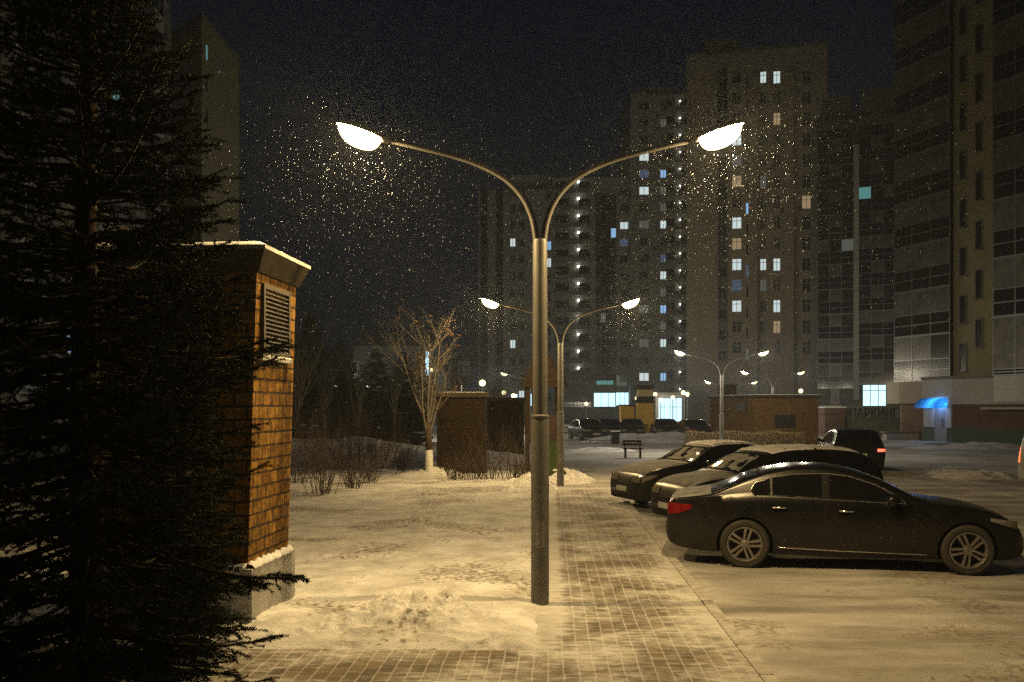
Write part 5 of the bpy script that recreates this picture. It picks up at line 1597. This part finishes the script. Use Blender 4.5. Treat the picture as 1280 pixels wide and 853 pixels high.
# ------------------------------------------------------------------ spruce beside the kiosk
def make_spruce(hgt, rad, zlow, seed, needles=70, whorl=0.125, per=9, nl=1.0, nw=1.0):
    r = random.Random(seed); nr = np.random.default_rng(seed)
    tk_ = MB()
    tk_.tube([(0.02 * math.sin(i), 0.02 * math.cos(i * 1.3), hgt * i / 12) for i in range(13)], [0.13 * (1 - i / 12.5) + 0.006 for i in range(13)], 10)
    segs = []                              # (p0, p1) twigs that carry needles
    wood = tk_
    z = zlow
    while z < hgt - 0.1:
        f = (z - zlow) / (hgt - zlow)
        L0 = min(rad, 0.25 * rad * (hgt - 0.3 - z)) + 0.06
        n = per if f < 0.8 else 5
        a0 = r.random() * 6.28
        for k_ in range(n):
            az = a0 + 6.283 * k_ / n + r.uniform(-.3, .3)
            L = L0 * (r.uniform(0.5, 1.0) if r.random() < .9 or z < 1.1 else r.uniform(1.05, 1.35))
            el = math.radians(r.uniform(-8, 6) - 22 * (1 - f) + 28 * f)
            pts = []
            p = Vector((0, 0, z + r.uniform(-.06, .06)))
            m = max(4, int(L / 0.16))
            for i in range(m + 1):
                pts.append(p.copy())
                e = el + math.radians(38) * (i / m) ** 2
                p = p + Vector((math.cos(az) * math.cos(e), math.sin(az) * math.cos(e), math.sin(e))) * (L / m)
                az += r.uniform(-.06, .06)
            wood.tube(pts, [0.017 * (L / rad) * (1 - .85 * i / m) + .003 for i in range(m + 1)], 4, caps=False)
            for i in range(1, m):
                segs.append((pts[i], pts[i + 1]))
                if i < m * .22: continue
                t = (pts[i + 1] - pts[i]).normalized()
                side = t.cross(Vector((0, 0, 1))).normalized()
                for s in (-1, 1):
                    for rep in range(2):
                        l_ = (0.10 + .36 * L * (1 - i / m) ** .8 * .8) * r.uniform(.5, 1.1)
                        d = (t * r.uniform(.55, 1.0) + side * s * r.uniform(.5, 1.0) + Vector((0, 0, r.uniform(-.45, .08)))).normalized()
                        b0 = pts[i] + (pts[i + 1] - pts[i]) * r.random()
                        b1 = b0 + d * l_ * .55; b2 = b1 + (d + t * .25 + Vector((0, 0, -.1))).normalized() * l_ * .45
                        segs.append((b0, b1)); segs.append((b1, b2))
                        if l_ > .22:
                            sd = d.cross(Vector((0, 0, 1))).normalized()
                            for q in (-1, 1):
                                e2 = b1 + (d * .7 + sd * q * .8 + Vector((0, 0, r.uniform(-.3, .1)))).normalized() * l_ * .45
                                segs.append((b1, e2))
        z += whorl * r.uniform(.75, 1.2)
    A = np.array([[*s[0]] for s in segs]); B = np.array([[*s[1]] for s in segs])
    ln = np.linalg.norm(B - A, axis=1)
    cnt = np.maximum(4, (ln * needles / 0.16).astype(int))
    idx = np.repeat(np.arange(len(A)), cnt)
    t = nr.random(len(idx))
    base = A[idx] + (B - A)[idx] * t[:, None]
    ax = (B - A)[idx] / np.maximum(ln[idx], 1e-6)[:, None]
    rnd = nr.normal(size=base.shape)
    perp = rnd - ax * (rnd * ax).sum(1)[:, None]; perp /= np.linalg.norm(perp, axis=1)[:, None]
    dirn = ax * 0.75 + perp * 0.75; dirn /= np.linalg.norm(dirn, axis=1)[:, None]
    tip = base + dirn * (0.022 + .014 * nr.random(len(idx)))[:, None] * nl
    wv = np.cross(dirn, nr.normal(size=base.shape)); wv /= np.linalg.norm(wv, axis=1)[:, None]
    wv *= 0.0031 * nw
    V = np.stack([base - wv, base + wv, tip], 1).reshape(-1, 3)
    Ft = np.arange(len(V)).reshape(-1, 3)
    return tk_, wood, V, Ft

def spruce(label, x, y, hgt, rad, zlow, seed, rz=0.0, **kw):
    t = thing("spruce_tree", label, "spruce", (x, y, GZ), rz, "spruce trees")
    tk_, wood, V, Ft = make_spruce(hgt, rad, zlow, seed, **kw)
    tk_.build("trunk", M_bark, t, 'all')
    big_mesh("crown", V, Ft, M_needle, t)
    return t
DSP = 6.9
spruce("big dark spruce standing in front of the brick kiosk", X_of(108, DSP), DSP, 7.0, 1.30, 0.30, 5, per=11)
spruce("small bushy spruce growing at the foot of the brick kiosk", X_of(226, 8.75), 8.75, 4.0, .66, 0.12, 15, per=12)  # extra spruce, added to cover the kiosk's front wall and keep light off it
far_sp = spruce("dark spruce farthest among the park trees, beside the kiosk wall", X_of(388, 52), 52, 7.4, 2.1, .3, 9, needles=16, whorl=.24, per=8, nl=3.2, nw=6.0)
V_needle_scale = 1.0
for i, (lb, px, d, s) in enumerate([("dark spruce next to the pink string lights", 425, 58, .85), ("dark spruce beneath the cold white lamp", 470, 60, .8), ("short dark spruce behind the shrub row near the bare tree", 505, 54, .72)]):
    c = copy_tree(far_sp); c["label"] = lb; c.location = (X_of(px, d), d, GZ); c.scale = (s * 1.25, s * 1.25, s); c.rotation_euler = (0, 0, 1.3 * i + .7)

# ------------------------------------------------------------------ bare trees and shrubs
def grow(b, p, d, L, r0, depth, rr, tips, up=0.12, nseg=5, sides=5, spread=.5, kids=(3, 4), mi=0, kl=(.5, .78)):
    pts = [p.copy()]; q = p.copy(); dd = d.copy()
    for i in range(nseg):
        dd = (dd + Vector((rr.uniform(-.13, .13), rr.uniform(-.13, .13), up * rr.uniform(.3, 1.2)))).normalized()
        q = q + dd * (L / nseg); pts.append(q.copy())
    rad = [r0 * (1 - .6 * i / nseg) for i in range(nseg + 1)]
    b.tube(pts, rad, sides, mi, caps=False)
    if depth == 0:
        tips.append((pts[-1], dd)); return
    for k_ in range(rr.randint(*kids)):
        i = rr.randint(max(1, nseg // 3), nseg)
        t = (pts[i] - pts[i - 1]).normalized()
        sd = Vector((rr.uniform(-1, 1), rr.uniform(-1, 1), rr.uniform(-.2, .5)))
        nd = (t * (1 - spread * .5) + sd * spread).normalized()
        grow(b, pts[i], nd, L * rr.uniform(*kl), rad[i] * .62, depth - 1, rr, tips, up, max(3, nseg - 1), max(3, sides - 1), spread, kids, mi, kl)
    tips.append((pts[-1], dd))

def bare_tree(label, x, y, hgt, seed, leaves=0, name="bare_tree", group="bare deciduous trees", lime=True, limbs=9, depth=3, spread=.48, kids=(3, 4), kl=(.5, .78), tmax=.42):
    rr = random.Random(seed)
    t = thing(name, label, "tree", (x, y, GZ), 0, group)
    tr_ = MB()
    hf = hgt * .25
    tr_.tube([(0.0, 0, -.1), (.02, 0, .15), (0.01, .01, hf * .7)], [.15, .125, .11], 10, 1 if lime else 0)
    tr_.tube([(0.01, .01, hf * .7), (-.02, 0, hf), (-.05, 0, hf * 1.35)], [.112, .11, .10], 10, 0)
    tr_.build("trunk", [M_bark, M_lime], t, 'all')
    b = MB(); tips = []
    for i in range(limbs):
        az = 6.283 * i / limbs + rr.uniform(-.3, .3); tl = rr.uniform(.03, tmax)
        d = Vector((math.cos(az) * tl, math.sin(az) * tl, 1)).normalized()
        grow(b, Vector((-.03, 0, hf * rr.uniform(.85, 1.25))), d, hgt * rr.uniform(.38, .56), .045, depth, rr, tips, .10, 6, 6, spread, kids, 0, kl)
    b.build("crown", M_twig, t, 'all')
    if leaves:
        lf = MB()
        for i in range(leaves):
            p, d = tips[rr.randrange(len(tips))]
            if p.z < hgt * .45: continue
            for c in range(rr.randint(1, 4)):
                q = p + Vector((rr.uniform(-.07, .07), rr.uniform(-.07, .07), rr.uniform(-.10, .02)))
                a = Vector((rr.uniform(-1, 1), rr.uniform(-1, 1), rr.uniform(-1, 1))).normalized() * .03
                e = a.cross(Vector((rr.uniform(-1, 1), rr.uniform(-1, 1), rr.uniform(-1, 1)))).normalized() * .016
                lf.quad(q - a, q + e, q + a, q - e)
        lf.build("dry_leaves", M_leaf, t)
    return t
DT1 = D_of(597)
bare_tree("bare young tree with whitewashed trunk base and a few dry leaves", X_of(536, DT1), DT1, 5.2, 23, leaves=170, limbs=9, depth=3, spread=.8, kids=(5, 6), kl=(.28, .56), tmax=.34)
bt = bare_tree("bare dark tree at the brick kiosk's far corner", X_of(372, 44), 44, 6.0, 12, lime=False, limbs=8, depth=3)
for i, (lb, px, d, s) in enumerate([("bare dark tree behind the shrub row below the pair of small warm lamps", 405, 50, .9), ("bare dark tree above the shrub row's middle", 448, 47, .85), ("bare dark tree between the shrub row and the low building", 492, 52, .95),
                                    ("bare tree behind the dark brown brick shed", 575, 50, .9), ("slim bare tree behind the plain brown shed", 622, 55, .75)]):
    c = copy_tree(bt); c["label"] = lb; c.location = (X_of(px, d), d, GZ); c.scale = (s, s, s); c.rotation_euler = (0, 0, 1.1 * i + .4)

def shrub_mesh(seed, hgt, rad, stems, depth=2):
    rr = random.Random(seed); b = MB(); tips = []
    for i in range(stems):
        az = rr.random() * 6.283; tl = rr.uniform(.1, 1.0) * rad / hgt
        d = Vector((math.cos(az) * tl, math.sin(az) * tl, 1)).normalized()
        o_ = Vector((math.cos(az), math.sin(az), 0)) * rr.random() * rad * .35
        grow(b, o_ + Vector((0, 0, -.05)), d, hgt * rr.uniform(.45, .75), .012, depth, rr, tips, .06, 4, 4, .5, (2, 4))
    return b.mesh("bare_shrub", M_shrub, 'all')
SH = [shrub_mesh(1, 2.2, 1.3, 26), shrub_mesh(2, 2.3, 1.4, 28), shrub_mesh(3, 1.3, .9, 34)]
SHL = [("wide bare shrub against the brick kiosk's corner", 372, 604, 0, .9), ("bare shrub leaning over the snow, lowest of the row", 405, 618, 1, .85), ("dense bare shrub behind the leaning one", 398, 590, 1, 1.0),
       ("bare shrub second from the kiosk in the back row", 425, 586, 0, 1.05), ("bare shrub in the middle of the back row", 450, 586, 1, 1.0), ("bare shrub with thin tips toward the whitewashed tree", 476, 587, 0, 1.0),
       ("bare shrub directly beside the whitewashed tree", 503, 588, 1, .85), ("small bare shrub poking from snow in front of the row", 440, 612, 2, .8), ("small low tuft of twigs near the snow mound", 462, 604, 2, .7),
       ("low bare shrub in front of the dark brick shed", 570, 600, 2, .75), ("low bare shrub at the brick shed's corner", 592, 601, 2, .8), ("bare shrub between the brick shed and play tower", 615, 602, 0, .75),
       ("bare shrub growing under the play tower's post", 640, 603, 1, .7), ("small shrub behind the main lamp pole", 655, 604, 2, .8)]
for lb, px, py, k_, s in SHL:
    d = D_of(py)
    o = put(bpy.data.objects.new("bare_shrub", SH[k_])); o.location = (X_of(px, d), d, 0); o.scale = (s, s, s); o.rotation_euler = (0, 0, random.random() * 6.28)
    tag(o, lb, "shrub", "bare shrubs on the snow field")

# clipped hedge before the utility building
rr = random.Random(8)
hx0, hx1, hd = X_of(858, 50), X_of(1004, 50), 50.0
V, Fc = [], []
nl = 26000
px_ = rng.uniform(hx0, hx1, nl); py_ = rng.uniform(0, 1.1, nl); pz_ = rng.uniform(0, 1.0, nl)
shell = np.minimum.reduce([np.minimum(py_, 1.1 - py_) * 1.2, 1.0 - pz_])
keep = rng.random(nl) < np.exp(-shell * 3.0)
P = np.stack([px_, hd + py_ - .5, GZ + pz_ * (.98 + .05 * np.sin(px_ * 3))], -1)[keep]
a = rng.normal(size=P.shape); a /= np.linalg.norm(a, axis=1)[:, None]; a *= .045
c = np.cross(a, rng.normal(size=P.shape)); c /= np.linalg.norm(c, axis=1)[:, None]; c *= .014
Vh = np.stack([P - a, P + c, P + a, P - c], 1).reshape(-1, 3)
hg = thing("hedge", "clipped brownish hedge in front of the tan brick building", "hedge", ((hx0 + hx1) / 2, hd, GZ))
o = big_mesh("foliage", Vh, np.arange(len(Vh)).reshape(-1, 4), mat("hedge_twigs", (0.14, 0.10, 0.04), 0.85, var=.3, vscale=2), hg); o.location = (-(hx0 + hx1) / 2, -hd, -GZ)
b = MB()
for i in range(110):
    x = rr.uniform(hx0, hx1) - (hx0 + hx1) / 2; b.tube([(x, rr.uniform(-.4, .5), 0), (x + rr.uniform(-.1, .1), rr.uniform(-.4, .5), .85)], .012, 4)
b.build("stems", M_shrub, hg)
# dark hedge mass in the park gap and under the low building
# ------------------------------------------------------------------ falling snow
def flakes(P, k=1.0):
    n = len(P)
    q_ = rng.random(n) ** 3
    L = k * (.0035 + .012 * q_)[:, None]; W = k * (.0005 + .0009 * q_)[:, None]
    ax = np.stack([rng.normal(.45, .25, n), rng.normal(0, .25, n), np.ones(n)], -1); ax /= np.linalg.norm(ax, axis=1)[:, None]
    s1 = np.cross(ax, rng.normal(size=(n, 3))); s1 /= np.linalg.norm(s1, axis=1)[:, None]
    s2 = np.cross(ax, s1)
    V = np.stack([P - ax * L, P + s1 * W, P + s2 * W, P - s1 * W, P - s2 * W, P + ax * L], 1).reshape(-1, 3)
    base = np.arange(n)[:, None, None] * 6
    f = np.array([[0, 2, 1], [0, 3, 2], [0, 4, 3], [0, 1, 4], [5, 1, 2], [5, 2, 3], [5, 3, 4], [5, 4, 1]])[None]
    return V, (base + f).reshape(-1, 3)
l1 = (X_of(675, D_of(755)), D_of(755)); l2 = (X_of(700.5, D_of(605)), D_of(605))
def cloud(n, c, sg):
    return rng.normal(size=(n, 3)) * np.array(sg) + np.array(c)
def box_(n, lo, hi):
    return rng.uniform(lo, hi, (n, 3))
sets = []
for (lx, ly), n in ((l1, 2900), (l2, 1300)):
    for sx in (-2.0, 2.0):
        P = np.concatenate([cloud(n // 2, (lx + sx, ly, 4.75), (.65, .8, .5)), cloud(n, (lx + sx * 1.1, ly, 4.3), (1.7, 1.7, 1.0))])
        sets.append(flakes(P[P[:, 2] < 5.6 - .25 * rng.random(len(P))], 1.0))
sets.append(flakes(box_(2000, (l1[0] - 4.6, l1[1] - 3.5, 2.0), (l1[0] + 4.6, l1[1] + 4.5, 5.9)), .85))
sets.append(flakes(box_(1200, (-5, 4, .3), (6, 9, 5.5)), .6))
sets.append(flakes(box_(3500, (-14, 12, .5), (18, 42, 9)), 1.0))
VV, FF, n0 = [], [], 0
for V, f in sets:
    VV.append(V); FF.append(f + n0); n0 += len(V)
o = big_mesh("falling_snow", np.concatenate(VV), np.concatenate(FF), mat("snowflake", (0.42, 0.47, 0.60), 0.9))
o["kind"] = "stuff"

# ------------------------------------------------------------------ damp winter air
b = MB(); b.box(-150, 170, -8, 240, -1.6, 75)
hz = b.build("haze", [])
hz["kind"] = "stuff"
hm = bpy.data.materials.new("haze"); hm.use_nodes = True
n, l = hm.node_tree.nodes, hm.node_tree.links
n.remove(n["Principled BSDF"])
pv = n.new("ShaderNodeVolumePrincipled"); pv.inputs["Color"].default_value = (0.72, 0.84, 1.0, 1); pv.inputs["Density"].default_value = 0.0008; pv.inputs["Anisotropy"].default_value = 0.3
l.new(pv.outputs[0], n["Material Output"].inputs["Volume"])
hz.data.materials.clear(); hz.data.materials.append(hm)
